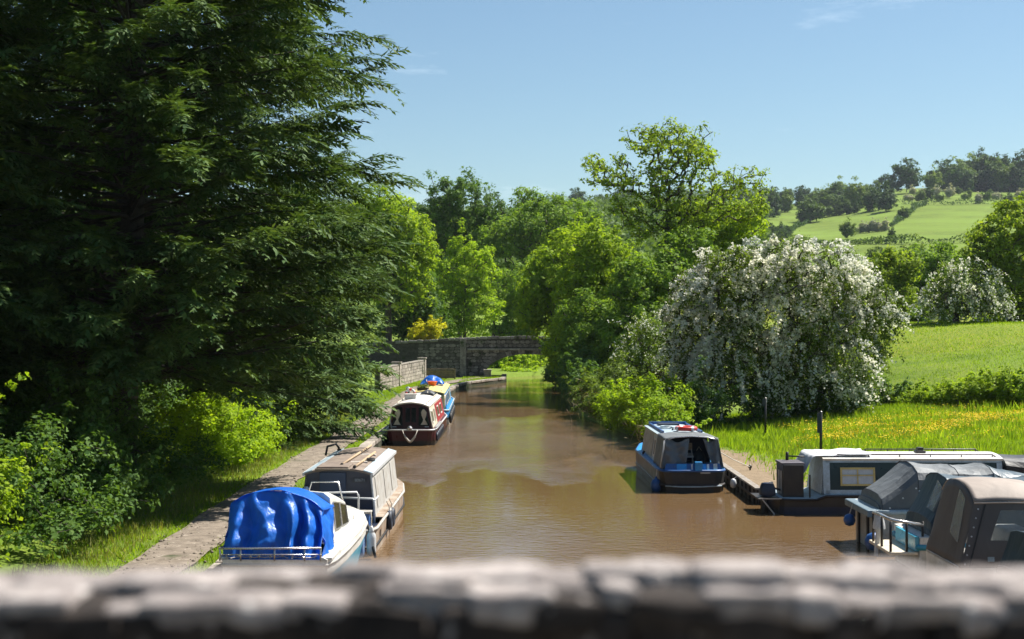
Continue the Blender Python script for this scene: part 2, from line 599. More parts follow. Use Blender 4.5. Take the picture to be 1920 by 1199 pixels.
def build_water():
    m, nt, out = _new('canal_water')
    p = nt.nodes.new('ShaderNodeBsdfPrincipled')
    nt.links.new(p.outputs[0], out.inputs[0])
    pos = _pos(nt)
    nb = _noise(nt, pos, 0.12, 3, 0.5)
    nt.links.new(_mix(nt, nb.outputs['Fac'], (0.120, 0.072, 0.033), (0.158, 0.097, 0.045)), p.inputs['Base Color'])
    p.inputs['Roughness'].default_value = 0.04
    p.inputs['IOR'].default_value = 1.33
    mp = nt.nodes.new('ShaderNodeMapping'); mp.inputs['Scale'].default_value = (1.0, 1.5, 1.0)
    nt.links.new(pos, mp.inputs['Vector'])
    n1 = _noise(nt, mp.outputs[0], 3.2, 3, 0.55)
    mp2 = nt.nodes.new('ShaderNodeMapping'); mp2.inputs['Scale'].default_value = (0.35, 1.0, 1.0)
    mp2.inputs['Rotation'].default_value = (0, 0, R(7))
    nt.links.new(pos, mp2.inputs['Vector'])
    n2 = _noise(nt, mp2.outputs[0], 1.5, 2, 0.5)
    # breeze: broad ruffled bands between calmer stretches
    mp3 = nt.nodes.new('ShaderNodeMapping'); mp3.inputs['Scale'].default_value = (0.10, 0.055, 1.0)
    mp3.inputs['Location'].default_value = (0.7, 0.35, 0)
    nt.links.new(pos, mp3.inputs['Vector'])
    n3 = _noise(nt, mp3.outputs[0], 1.0, 3, 0.55)
    patch = _ramp(nt, n3.outputs['Fac'], 0.40, 0.58, (0.35, 0.35, 0.35, 1), (1, 1, 1, 1))
    # the breeze reaches the open reach in the middle; the lee of trees and boats stays calm
    sep = nt.nodes.new('ShaderNodeSeparateXYZ'); nt.links.new(pos, sep.inputs[0])
    mr = nt.nodes.new('ShaderNodeMapRange'); mr.inputs[1].default_value = 0; mr.inputs[2].default_value = 130; 
    wob = nt.nodes.new('ShaderNodeMath'); wob.operation = 'MULTIPLY_ADD'; wob.inputs[1].default_value = 34.0
    sh = nt.nodes.new('ShaderNodeMath'); sh.operation = 'ADD'; sh.inputs[1].default_value = -17.0
    mpw = nt.nodes.new('ShaderNodeMapping'); mpw.inputs['Scale'].default_value = (0.22, 0.06, 1.0); nt.links.new(pos, mpw.inputs['Vector'])
    nw = _noise(nt, mpw.outputs[0], 1.0, 3, 0.6)
    nt.links.new(nw.outputs['Fac'], wob.inputs[0]); nt.links.new(sep.outputs[1], wob.inputs[2])
    nt.links.new(wob.outputs[0], sh.inputs[0]); nt.links.new(sh.outputs[0], mr.inputs[0])
    br = nt.nodes.new('ShaderNodeValToRGB'); nt.links.new(mr.outputs[0], br.inputs[0])
    els = br.color_ramp.elements
    els[0].position = .20; els[0].color = (.34, .34, .34, 1)
    els[1].position = .62; els[1].color = (.02, .02, .02, 1)
    for ps, v in ((.27, .07), (.36, .025), (.41, .7), (.50, 1.0), (.56, .35)):
        e = els.new(ps); e.color = (v, v, v, 1)
    m0 = nt.nodes.new('ShaderNodeMath'); m0.operation = 'MULTIPLY'
    nt.links.new(patch.outputs[0], m0.inputs[0]); nt.links.new(br.outputs[0], m0.inputs[1])
    m1 = nt.nodes.new('ShaderNodeMath'); m1.operation = 'ADD'; m1.inputs[1].default_value = .008
    nt.links.new(m0.outputs[0], m1.inputs[0])
    mul = nt.nodes.new('ShaderNodeMath'); mul.operation = 'MULTIPLY'
    nt.links.new(n1.outputs['Fac'], mul.inputs[0]); nt.links.new(m1.outputs[0], mul.inputs[1])
    b1 = _bump(nt, n2.outputs['Fac'], 0.3, 0.012)
    b2 = _bump(nt, mul.outputs[0], 1.0, 0.17, b1)
    nc = _noise(nt, pos, 2.3, 4, 0.75)
    mc = nt.nodes.new('ShaderNodeMath'); mc.operation = 'MULTIPLY'
    sq = nt.nodes.new('ShaderNodeMath'); sq.operation = 'POWER'; sq.inputs[1].default_value = 2.0
    nt.links.new(m0.outputs[0], sq.inputs[0])
    nt.links.new(nc.outputs['Fac'], mc.inputs[0]); nt.links.new(sq.outputs[0], mc.inputs[1])
    b3 = _bump(nt, mc.outputs[0], 1.0, 0.7, b2)
    nt.links.new(b3, p.inputs['Normal'])
    b = MB()
    b.poly([(-12, -18, 0), (75, -18, 0), (75, 260, 0), (-12, 260, 0)])
    o = b.build('water', m)
    tag(o, 'muddy brown canal water with ripples', kind='structure')


build_water()

# ------------------------------------------------------------------ towpath
M_path = stone_mat('dusty_path', (0.13, 0.105, 0.08), (0.25, 0.205, 0.16), (0.38, 0.33, 0.27), 2.6, 0.5, 0.03, 0.12)


def build_towpath():
    ys = np.arange(8, 124.1, 0.7)
    rows = []
    for y in ys:
        c = -6.95 + 0.12 * math.sin(y * 0.11) + (0.010 * max(0, y - 70))
        if y > 104:
            c += 0.20 * (y - 104)
        w = 0.66
        l = c - w + 0.16 * nz(1.0, y * 0.35, 0) + .07 * nz(1, y * 1.7, 5)
        r = c + w + 0.16 * nz(9.0, y * 0.5, 0) + .07 * nz(7, y * 1.7, 5)
        row = []
        for k in range(7):
            x = l + (r - l) * k / 6
            row.append(Vector((x, y, ground(x, y) + 0.085 - 0.03 * abs(k - 3) / 3)))
        rows.append(row)
    b = MB(); b.loft(rows, False)
    o = b.build('towpath', M_path, smooth=True)
    tag(o, 'pale dusty towpath beside the moored boats', kind='structure')


build_towpath()
_r = np.random.default_rng(55)
n_g = 2600
gy = 22 + 75 * _r.random(n_g) ** 1.5
gx = -6.95 + _r.normal(size=n_g) * .42
gs = .012 + .03 * _r.random(n_g) ** 3
gz = land(gx, gy) + .065
oc = np.array([[1, 0, 0], [-1, 0, 0], [0, 1, 0], [0, -1, 0], [0, 0, .8], [0, 0, -.8]])
fc = np.array([[0, 2, 4], [2, 1, 4], [1, 3, 4], [3, 0, 4], [2, 0, 5], [1, 2, 5], [3, 1, 5], [0, 3, 5]])
GV = (oc[None] * (1 + .5 * _r.random((n_g, 6, 1))) * gs[:, None, None] + np.column_stack([gx, gy, gz])[:, None]).reshape(-1, 3)
GF = (fc[None] + (np.arange(n_g) * 6)[:, None, None]).reshape(-1, 3)
tag(link_mesh('gravel', np_mesh('gravel', GV, GF), M_path), 'loose stones scattered on the towpath', 'gravel', kind='stuff')

# ------------------------------------------------------------------ stone edging of the canal
M_cope = stone_mat('edging_stone', (0.20, 0.17, 0.14), (0.36, 0.32, 0.27), (0.5, 0.48, 0.43), 4.0, 0.5, 0.02, 0.3, 0.2)
M_wetwall = stone_mat('wet_bank_wall', (0.03, 0.035, 0.02), (0.07, 0.07, 0.045), (0.10, 0.12, 0.05), 2.0, 0.4, 0.03, 0.5)
edge = tag(empty('canal_edge', (0, 0, 0)), 'stone edging along the towpath side of the canal', kind='structure')
b = MB()
rows = []
for y in list(np.arange(14, 131, 1.5)):
    x = lerp_tab(LEFT_BANK, y)
    rows.append([Vector((x - .25, y, 0.27)), Vector((x + 0.06, y, 0.27)), Vector((x + 0.06, y, -0.6))])
b.loft(rows, False)
b.build('bank_wall', M_wetwall, edge)
y = 22.0
while y < 129:
    ln = random.uniform(0.7, 1.25)
    x0, x1 = lerp_tab(LEFT_BANK, y), lerp_tab(LEFT_BANK, y + ln)
    ang = math.atan2(-(x1 - x0), ln)
    L = math.hypot(x1 - x0, ln)
    b = MB()
    b.box(((x0 + x1) / 2 - 0.12 + random.uniform(-.02, .02), y + ln / 2, 0.36 + random.uniform(-.02, .02)), (0.42, L - 0.03, 0.17), ang, random.uniform(-.015, .015), random.uniform(-.03, .03))
    b.build('coping_stone', M_cope, edge, bevel=0.02)
    y += ln

# right-hand mooring edge: dark steel piling with a pale capping strip
M_black = paint('black_steel', (0.012, 0.012, 0.013), 0.5, (0.035, 0.03, 0.025), 0.5, 4, 0.004)
M_strip = paint('galvanised_strip', (0.42, 0.40, 0.36), 0.45, (0.25, 0.18, 0.12), 0.6, 6, 0, 0.3)
moor = tag(empty('mooring_edge', (0, 0, 0)), 'dark sheet-piled mooring edge in front of the earth path', kind='structure')
b = MB()
for k in range(32):
    y0 = 40.45 + k * 0.36
    b.box((7.02 - (0.05 if k % 2 else 0.0), y0 + .18, 0.05), (0.10, 0.355, 0.72))
b.build('piling', M_black, moor)
for k in range(4):
    y0 = 40.45 + k * 2.88
    b = MB(); b.box((7.02, y0 + 1.43, 0.435), (0.2, 2.84, 0.05)); b.build('capping_strip', M_strip, moor)
    b = MB(); b.box((7.02 - .11, y0 + 1.43, 0.2), (0.035, 2.84, 0.07)); b.build('rubbing_board', M_black, moor)
b = MB()
b.box((9.5, 40.42, 0.02), (5.0, 0.12, 0.75)); b.box((30, 40.42, 0.02), (36.0, 0.12, 0.75))
b.build('basin_wall', M_black, moor)

# ------------------------------------------------------------------ the far arched bridge
M_br = stone_mat('bridge_rubble', (0.11, 0.092, 0.084), (0.25, 0.215, 0.195), (0.44, 0.40, 0.365), 3.0, 0.45, 0.05, 0.25, 0.5)
M_mortar = stone_mat('bridge_mortar', (0.045, 0.038, 0.034), (0.10, 0.088, 0.078), (0.1, 0.09, 0.08), 4.0, 0.4, 0.03, 0.2)
M_string = stone_mat('string_stone', (0.2, 0.18, 0.16), (0.34, 0.31, 0.28), (0.45, 0.42, 0.38), 3.0, 0.4, 0.03, 0.15, 0.15)
BY0, BY1, AX, AR = 124.0, 129.0, 1.45, 3.95


def arch_z(x):
    t = (x - AX) / AR
    return None if abs(t) >= 1 else 0.15 + 2.2 * math.sqrt(1 - abs(t) ** 2.2)


def para_z(x):
    return 3.62 + 0.12 * math.cos((x - 2) * 0.22) - 0.018 * max(0, -3 - x) ** 1.3


far_bridge = thing('stone_arch_bridge', 'dark rubble stone arch bridge spanning the canal beyond the boats', 'bridge', (AX, BY0, 0))
bx = Matrix.Translation((-AX, -BY0, 0))


def lb(p):
    return Vector(p) - Vector((AX, BY0, 0))


b = MB()
xs = sorted(set(list(np.linspace(-14, AX - AR, 14)) + list(AX + AR * np.sin(np.linspace(-math.pi / 2, math.pi / 2, 29))) + list(np.linspace(AX + AR, 14, 12))))
for x0, x1 in zip(xs[:-1], xs[1:]):
    if x1 - x0 < 1e-6:
        continue
    inside = abs((x0 + x1) / 2 - AX) < AR
    z0 = (arch_z(x0) or 0.15) if inside else -0.6
    z1 = (arch_z(x1) or 0.15) if inside else -0.6
    for yy in (BY0, BY1):
        b.poly([lb((x0, yy, z0)), lb((x1, yy, z1)), lb((x1, yy, para_z(x1) - .02)), lb((x0, yy, para_z(x0) - .02))])
    if inside:
        b.poly([lb((x0, BY0, z0)), lb((x0, BY1, z0)), lb((x1, BY1, z1)), lb((x1, BY0, z1))])
    for ya, yb in ((BY0, BY0 + .4), (BY1 - .4, BY1)):
        b.poly([lb((x0, ya, para_z(x0) - .02)), lb((x1, ya, para_z(x1) - .02)), lb((x1, yb, para_z(x1) - .02)), lb((x0, yb, para_z(x0) - .02))])
    for yy in (BY0 + .4, BY1 - .4):
        b.poly([lb((x0, yy, 2.7)), lb((x1, yy, 2.7)), lb((x1, yy, para_z(x1) - .02)), lb((x0, yy, para_z(x0) - .02))])
    b.poly([lb((x0, BY0 + .4, 2.7)), lb((x1, BY0 + .4, 2.7)), lb((x1, BY1 - .4, 2.7)), lb((x0, BY1 - .4, 2.7))])
for x in (AX - AR, AX + AR):
    b.poly([lb((x, BY0, -.6)), lb((x, BY1, -.6)), lb((x, BY1, 0.16)), lb((x, BY0, 0.16))])
b.build('spandrel_wall', M_mortar, far_bridge)
# rubble stones, one by one, on the face that looks down the canal
stone_meshes = []
for k in range(10):
    b = MB()
    n_ = 6
    pts = []
    for i in range(8):
        a = 2 * math.pi * (i + .5) / 8
        sx = max(min(math.cos(a) * 1.25, 1), -1) * .5
        sz = max(min(math.sin(a) * 1.25, 1), -1) * .5
        pts.append(Vector((sx + random.uniform(-.05, .05), 0, sz + random.uniform(-.06, .06))))
    b.plate([(p.x, 0.0, p.z) for p in pts], (0, -1, 0))
    me = bpy.data.meshes.new('stone')
    me.from_pydata(b.v, [], b.f)
    me.materials.append(M_br)
    stone_meshes.append(me)
cnt = 0
z = 0.2
while z < 3.5 and cnt < 285:
    h = random.uniform(0.22, 0.32)
    x = -8.2
    while x < 6.4:
        w = random.uniform(0.32, 0.72)
        xc, zc = x + w / 2, z + h / 2
        a = arch_z(xc)
        t = math.hypot((xc - AX) / (AR + .45), (zc - .15) / 2.65)
        if t > 1.0 and zc + h / 2 < para_z(xc) - .05 and not (2.6 < zc < 2.92 and -4 < xc < 6.5) and cnt < 285:
            o = link_mesh('stone', stone_meshes[random.randrange(10)], None, far_bridge)
            o.location = lb((xc, BY0 + .012, zc))
            o.scale = (w * .95, random.uniform(.03, .09), h * .92)
            cnt += 1
        x += w
    z += h
for k in range(23):
    a0 = math.pi * (k + .04) / 23
    a1 = math.pi * (k + .96) / 23
    def ring(a, e):
        c_, s_ = math.cos(a), math.sin(a)
        return (AX - (AR + e) * (abs(c_) ** 0.95) * (1 if c_ > 0 else -1), 0.15 + (2.2 + e) * abs(s_) ** 0.92)
    p = [ring(a0, 0), ring(a1, 0), ring(a1, .42), ring(a0, .42)]
    b = MB(); b.plate([lb((q[0], BY0 + .01, q[1])) for q in p], (0, -.1 - random.uniform(0, .03), 0))
    b.build('voussoir', M_br, far_bridge)
x = -3.9
while x < 6.3:
    w = random.uniform(.9, 1.5)
    b = MB(); b.box(lb((x + w / 2, BY0 - .06, 2.76)), (w - .03, .3, .17)); b.build('string_course_stone', M_string, far_bridge, bevel=.015)
    x += w
x = -13
while x < 9:
    w = random.uniform(.35, .7)
    b = MB(); b.box(lb((x + w / 2, BY0 + .18, para_z(x + w / 2) + .06 + random.uniform(-.02, .03))), (w - .04, .58, .2 + random.uniform(0, .06)), 0, 0, random.uniform(-.05, .05))
    b.build('coping_stone', M_string if random.random() < .6 else M_br, far_bridge, bevel=.03)
    x += w
b = MB(); b.box(lb((-4.25, BY0 - .1, 1.6)), (.55, .35, 4.2)); b.build('pilaster', M_br, far_bridge, bevel=.03)

pier = thing('stone_pier', 'dark square stone block at the water edge beneath the bridge arch', 'pier', (-2.1, 122.2, 0))
b = MB(); b.box((0, 0, .45), (.62, .7, 1.05)); b.build('block', M_br, pier, bevel=.03)
b = MB(); b.box((0, 0, 1.02), (.72, .8, .1)); b.build('cap', M_string, pier, bevel=.02)

# pale stone garden wall along the far towpath, with end pier
M_wallpale = stone_mat('pale_wall_stone', (0.24, 0.20, 0.17), (0.42, 0.37, 0.32), (0.58, 0.54, 0.49), 2.2, 0.5, 0.04, 0.1, 0.25)
wall = thing('stone_garden_wall', 'low pale stone wall beside the towpath near the far bridge', 'wall', (-9.2, 100, 0))
p0, p1 = Vector((-9.3, 98, 0)), Vector((-7.5, 118.5, 0))
dv = (p1 - p0); dl = dv.length; dn = dv.normalized(); ang = math.atan2(dn.y, dn.x)
b = MB(); c = (p0 + p1) / 2 - Vector((-9.2, 100, 0)); b.box((c.x, c.y, .95), (dl, .34, 1.9), ang); b.build('wall_core', M_mortar, wall)
nrm = Vector((dn.y, -dn.x, 0))
zz = .35
while zz < 1.8:
    h = random.uniform(.2, .28); s = 0
    while s < dl - .2:
        w = min(random.uniform(.4, .9), dl - s)
        c = p0 + dn * (s + w / 2) + nrm * .19 - Vector((-9.2, 100, 0))
        b = MB(); b.box((c.x, c.y, zz + h / 2), (w - .03, .08 + random.uniform(0, .05), h - .03), ang); b.build('stone', M_wallpale, wall)
        s += w
    zz += h
for s in (8.0, dl):
    c = p0 + dn * s - Vector((-9.2, 100, 0))
    b = MB(); b.box((c.x, c.y, 1.05), (.62, .62, 2.1), ang); b.build('wall_pier', M_wallpale, wall, bevel=.03)
    b = MB(); b.box((c.x, c.y, 2.14), (.74, .74, .1), ang); b.build('pier_cap', M_cope, wall, bevel=.02)
b = MB(); c = (p0 + p1) / 2 - Vector((-9.2, 100, 0)); b.box((c.x, c.y, 1.95), (dl - .9, .44, .1), ang); b.build('wall_cap', M_cope, wall, bevel=.02)

# timber fence panel under the bridge wall
M_timber = paint('weathered_timber', (0.30, 0.22, 0.13), 0.8, (0.18, 0.14, 0.09), 0.6, 2.5, 0.01)
fence = thing('wooden_fence', 'brown timber board fence standing against the bridge wing wall', 'fence', (-6.2, 119.5, .36))
for k in range(4):
    b = MB(); b.box((0, .0, .14 + .17 * k), (2.75, .05, .15)); b.build('board', M_timber, fence)
for x in (-1.4, 0.65, 1.4):
    b = MB(); b.box((x, -.06, .42), (.11, .1, .9)); b.build('post', M_timber, fence)
b = MB(); b.box((0, -.03, .83), (2.9, .17, .06)); b.build('top_rail', M_timber, fence)

# ------------------------------------------------------------------ the near bridge parapet (close to the lens)
M_parshade = stone_mat('parapet_stone_shade', (0.012, 0.010, 0.009), (0.055, 0.043, 0.036), (0.28, 0.25, 0.23), 11.0, 0.46, 0.012, 0.0, 0.4)  # near-black base colour paints in the shade on the wall face
M_parlit = stone_mat('parapet_coping_lit', (0.17, 0.145, 0.135), (0.38, 0.335, 0.31), (0.56, 0.52, 0.49), 15.0, 0.5, 0.012, 0.0, 0.2)  # pale base colour paints in the sunlight on the wall top
near = thing('bridge_parapet', 'rough stone parapet of the near bridge, out of focus across the foot of the picture', 'parapet', (0, 2.08, 0))


def lump(c, s, seed, amp, n=7):
    """a roughly squared stone with a weathered, uneven skin"""
    b = MB()
    c = Vector(c)
    for ax in range(3):
        for sg in (-1, 1):
            def fn(u, v, ax=ax, sg=sg):
                q = [0, 0, 0]
                q[ax] = sg
                q[(ax + 1) % 3] = (u * 2 - 1)
                q[(ax + 2) % 3] = (v * 2 - 1) * sg
                q = Vector(q)
                m = max(abs(q.x), abs(q.y), abs(q.z))
                rr = (abs(q.x) ** 7 + abs(q.y) ** 7 + abs(q.z) ** 7) ** (1 / 7)
                q = q / rr
                p = Vector((q.x * s[0] / 2, q.y * s[1] / 2, q.z * s[2] / 2))
                k = amp * (noise.noise(p * 9 + Vector((seed * 3.1, 0, 0))) + .6 * noise.noise(p * 24 + Vector((0, seed * 1.7, 0))))
                return p + p.normalized() * k + c
            b.grid(fn, n, n)
    return b


def ptop(x):
    return 4.832 + 0.012 * math.exp(-((x - .22) / .35) ** 2) - 0.014 * max(0, x - .35) ** 1.2 - 0.010 * max(0, -.1 - x) ** 1.1


# small rough cap stones, bedded unevenly, on the crown of the wall
for line, yc in ((0, -.068), (1, 0.0), (2, .066)):
    x = -1.9
    while x < 1.9:
        w = random.uniform(.04, .13)
        hh = random.uniform(.03, .05)
        zt = ptop(x + w / 2) + random.uniform(-.013, .005) - (.012, .0, .003)[line]
        lump((x + w / 2, yc + random.uniform(-.012, .012), zt - hh / 2), (w * 1.22, random.uniform(.085, .12), hh), 3 + x * 7 + line, .016, 6).build('coping_stone', M_parlit if random.random() < (.85, .95, .95)[line] else M_parshade, near, smooth=True)
        x += w
k = 0
for row, z0 in enumerate((4.714, 4.59, 4.43, 4.25, 4.03)):
    x = -1.9 + .07 * row
    h = (.092, .11, .165, .175, .21)[row]
    while x < 1.9:
        w = random.uniform(.07, .26)
        hh = h * random.uniform(.84, .97)
        lump((x + w / 2, -.05 + random.uniform(-.02, .012), z0 + hh / 2), (w * 1.06, .14, hh * 1.08), k * 1.3, .018, 5).build('stone', M_parshade if random.random() < .95 else M_parlit, near, smooth=True)
        x += w
        k += 1
b = MB(); b.box((0, .04, 2.1), (40, .12, 5.15)); b.build('wall_core', M_mortar, near)
deck = MB(); deck.box((0, -1.0, 3.2), (40, 5.2, .8))
tag(deck.build('bridge_deck', M_path), 'roadway of the near bridge where the viewer stands', kind='structure')

# ------------------------------------------------------------------ vegetation
M_bark = paint('bark', (0.075, 0.06, 0.045), 0.9, (0.04, 0.035, 0.025), 0.5, 6, 0.03)
M_barkgrey = paint('grey_bark', (0.13, 0.11, 0.09), 0.9, (0.06, 0.055, 0.04), 0.5, 5, 0.03)
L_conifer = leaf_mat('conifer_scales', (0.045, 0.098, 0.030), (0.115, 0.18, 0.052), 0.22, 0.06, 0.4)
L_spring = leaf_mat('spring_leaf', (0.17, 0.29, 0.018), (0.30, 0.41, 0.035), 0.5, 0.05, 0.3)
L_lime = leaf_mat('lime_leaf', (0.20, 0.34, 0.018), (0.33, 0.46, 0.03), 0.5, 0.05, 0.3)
L_mid = leaf_mat('mid_leaf', (0.11, 0.215, 0.028), (0.22, 0.34, 0.045), 0.46, 0.06, 0.25)
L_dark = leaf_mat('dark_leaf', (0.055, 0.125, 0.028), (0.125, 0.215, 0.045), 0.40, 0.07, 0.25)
L_ash = leaf_mat('ash_leaf', (0.15, 0.25, 0.022), (0.27, 0.36, 0.04), 0.5, 0.05, 0.35)
L_thorn = leaf_mat('thorn_leaf', (0.083, 0.143, 0.026), (0.180, 0.256, 0.044), 0.43, 0.05, 0.4)
L_gold = leaf_mat('golden_leaf', (0.46, 0.46, 0.02), (0.66, 0.62, 0.03), 0.4, 0.05, 0.5, (1.1, 1.15, 0.5))
L_bloom = leaf_mat('may_blossom', (0.74, 0.75, 0.68), (0.90, 0.90, 0.85), 0.4, 0.02, 0.4, (1.0, 1.0, 0.94))
L_far = leaf_mat('far_leaf', (0.065, 0.124, 0.029), (0.130, 0.202, 0.039), 0.3, 0.05, 0.02)
L_farlight = leaf_mat('far_light_leaf', (0.111, 0.182, 0.036), (0.195, 0.273, 0.052), 0.3, 0.05, 0.02)
L_fardark = leaf_mat('far_dark_leaf', (0.039, 0.085, 0.026), (0.078, 0.143, 0.034), 0.25, 0.05, 0.02)
L_farbloom = leaf_mat('far_blossom', (0.208, 0.247, 0.156), (0.585, 0.585, 0.520), 0.25, 0.03, 0.1)
L_dead = leaf_mat('dry_stem', (0.20, 0.15, 0.09), (0.36, 0.29, 0.19), 0.15, 0.03, 0.5)
L_brown = leaf_mat('brown_twig', (0.05, 0.035, 0.02), (0.11, 0.08, 0.04), 0.15, 0.03, 0.5)


def unit(a):
    return a / np.maximum(np.linalg.norm(a, axis=-1, keepdims=True), 1e-9)


def leaf_quads(P, N, S, asp, rng, fold=0.12, T=None):
    n = len(P)
    N = unit(N)
    if T is None:
        T = rng.normal(size=(n, 3))
    T = unit(T - (T * N).sum(1, keepdims=True) * N)
    B = np.cross(N, T)
    S = np.broadcast_to(np.asarray(S, float), (n,))[:, None]
    asp = np.broadcast_to(np.asarray(asp, float), (n,))[:, None]
    V = np.stack([P - T * S * .5, P + B * S * asp * .5 + N * S * fold, P + T * S * .5, P - B * S * asp * .5 + N * S * fold], 1)
    F = np.arange(n * 4).reshape(n, 4)
    return V.reshape(-1, 3), F


def merge(parts):
    Vs, Fs, o = [], [], 0
    for V, F in parts:
        Vs.append(V); Fs.append(F + o); o += len(V)
    return np.concatenate(Vs), np.concatenate(Fs)


def skeleton(base, top, clusters, r_base, rng, steps=3, lean=(0, 0), tip=0.012, sides=5):
    """trunk and limbs: each leaf cluster is joined to the nearest limb already grown"""
    n0 = max(4, int((top - base[2]) / 0.6))
    nodes, par = [], []
    for i in range(n0 + 1):
        t = i / n0
        nodes.append([base[0] + lean[0] * t + .12 * math.sin(t * 5 + base[0]) * t, base[1] + lean[1] * t, base[2] + (top - base[2]) * t])
        par.append(i - 1)
    P = np.zeros((n0 + 1 + len(clusters) * steps, 3)); P[:n0 + 1] = nodes
    cnt = n0 + 1
    lowest = max(1, int(n0 * .35))
    tr = np.array(nodes[-1])
    order = np.argsort(np.linalg.norm(clusters - tr, axis=1))
    for ci in order:
        c = clusters[ci]
        d = P[lowest:cnt] - c
        cost = np.sqrt((d ** 2).sum(1)) + 0.9 * np.clip(d[:, 2] + 0.15, 0, None)
        k = int(np.argmin(cost)) + lowest
        a = P[k]
        L = np.linalg.norm(c - a)
        for s in range(1, steps + 1):
            t = s / steps
            q = a + (c - a) * t
            if s < steps:
                q = q + rng.normal(size=3) * L * 0.06 + np.array([0, 0, L * 0.07 * math.sin(math.pi * t)])
            P[cnt] = q
            par.append(k if s == 1 else cnt - 1)
            cnt += 1
    P = P[:cnt]
    par = np.array(par)
    rad = np.full(cnt, 0.0)
    e = 2.5
    for i in range(cnt - 1, 0, -1):
        if rad[i] == 0:
            rad[i] = tip ** e
        rad[par[i]] += rad[i]
    rad = rad ** (1 / e)
    sc = r_base / max(rad[0], 1e-6)
    rad = np.maximum(rad * (sc if sc < 3 else 3), tip * .8)
    rad[0] = max(rad[0], r_base)
    idx = np.arange(1, cnt)
    a, b_ = P[par[idx]], P[idx]
    t = unit(b_ - a)
    up = np.tile(np.array([[.31, .2, .93]]), (len(t), 1))
    x = unit(np.cross(t, up)); y = np.cross(t, x)
    ns = sides
    ra, rb = rad[par[idx]], rad[idx]
    ra = np.minimum(ra, rb * 1.6)
    ringA, ringB = [], []
    for k in range(ns):
        an = 2 * math.pi * k / ns
        o = x * math.cos(an) + y * math.sin(an)
        ringA.append(a + o * ra[:, None]); ringB.append(b_ + o * rb[:, None])
    V = np.stack(ringA + ringB, 1)
    F = np.array([[k, (k + 1) % ns, ns + (k + 1) % ns, ns + k] for k in range(ns)])
    F = (F[None] + (np.arange(len(idx)) * 2 * ns)[:, None, None]).reshape(-1, 4)
    return V.reshape(-1, 3), F


def lobe_clusters(lobes, n, rng, shell=0.55, lump_=0.3):
    w = np.array([l[3] * l[4] + l[3] * l[5] for l in lobes]); w = w / w.sum()
    which = rng.choice(len(lobes), n, p=w)
    Lb = np.array(lobes, float)[which]
    d = unit(rng.normal(size=(n, 3)))
    rr = (shell + (1 - shell) * rng.random(n) ** .6)
    ph = rng.random(3) * 9
    rr *= 1 + lump_ * (np.sin(d[:, 0] * 5 + ph[0] + which) * np.sin(d[:, 2] * 6 + ph[1]) + .6 * np.sin(d[:, 1] * 9 + ph[2]))
    return Lb[:, :3] + d * rr[:, None] * Lb[:, 3:6], d


def make_tree(name, label, cat, base, lobes, trunk_top, trunk_r, n_cl, per, cl_r, leaf, lmat, bmat=None, seed=1, group=None,
              asp=0.6, upb=0.55, shell=0.5, flat=0.75, parts=('trunk', 'crown'), lean=(0, 0), steps=3, zmin=None, extra=None, stems=1, tip=.012):
    rng = np.random.default_rng(seed)
    o = thing(name, label, cat, base, 0, group)
    base = np.array(base, float)
    C, D = lobe_clusters(lobes, n_cl, rng, shell)
    zm = base[2] + .1 if zmin is None else zmin
    keep = C[:, 2] > zm
    C, D = C[keep], D[keep]
    sk = skeleton(base, trunk_top, C, trunk_r, rng, steps, lean, tip, 3 if parts[0] == 'stem' else 5)
    link_mesh(parts[0], np_mesh(parts[0], sk[0] - base, sk[1], True), bmat or M_bark, o)
    if parts[0] == 'stem':
        ns_ = max(8, len(C) // 9)
        pick = rng.choice(len(C), ns_)
        dr = unit(D[pick] * np.array([1, 1, .3]) + np.array([0, 0, .9]) + rng.normal(size=(ns_, 3)) * .3)
        ln = cl_r * (1.2 + 2.2 * rng.random(ns_))
        sh = [C[pick] + dr * (ln * t)[:, None] for t in (.5, .8, 1.1)]
        D = np.concatenate([D] + [D[pick]] * 3)
        C = np.concatenate([C] + sh)
        thin = np.concatenate([np.ones(len(C) - 3 * ns_), np.full(3 * ns_, .35)])
    else:
        thin = np.ones(len(C))
    m = len(C)
    k = rng.poisson(per * .88 * thin, m) + 3
    rep = np.repeat(np.arange(m), k)
    off = rng.normal(size=(len(rep), 3))
    off = unit(off) * (rng.random(len(rep)) ** .45)[:, None] * np.array([1, 1, flat])
    size = cl_r * (0.65 + .7 * rng.random(m)) * np.where(thin < 1, .5, 1)
    P = C[rep] + off * size[rep][:, None]
    N = 0.55 * off + 0.35 * D[rep] + np.array([0, 0, upb]) + rng.normal(size=P.shape) * .45
    S = leaf * (0.5 + 1.1 * rng.random(len(P)) ** 1.4)
    V, F = leaf_quads(P - base, N, S, asp, rng)
    link_mesh(parts[1], np_mesh(parts[1], V, F), lmat, o)
    return o


def px_lobes(rows, d):
    """(pixel x, pixel y, distance offset, radius px x, radius px y, depth radius m)"""
    s = d / 2667.0
    out = []
    for (x, y, dd, rx, ry, rd) in rows:
        p = at(x, y, d + dd)
        out.append((p.x, p.y, p.z, rx * s, rd, ry * s))
    return out


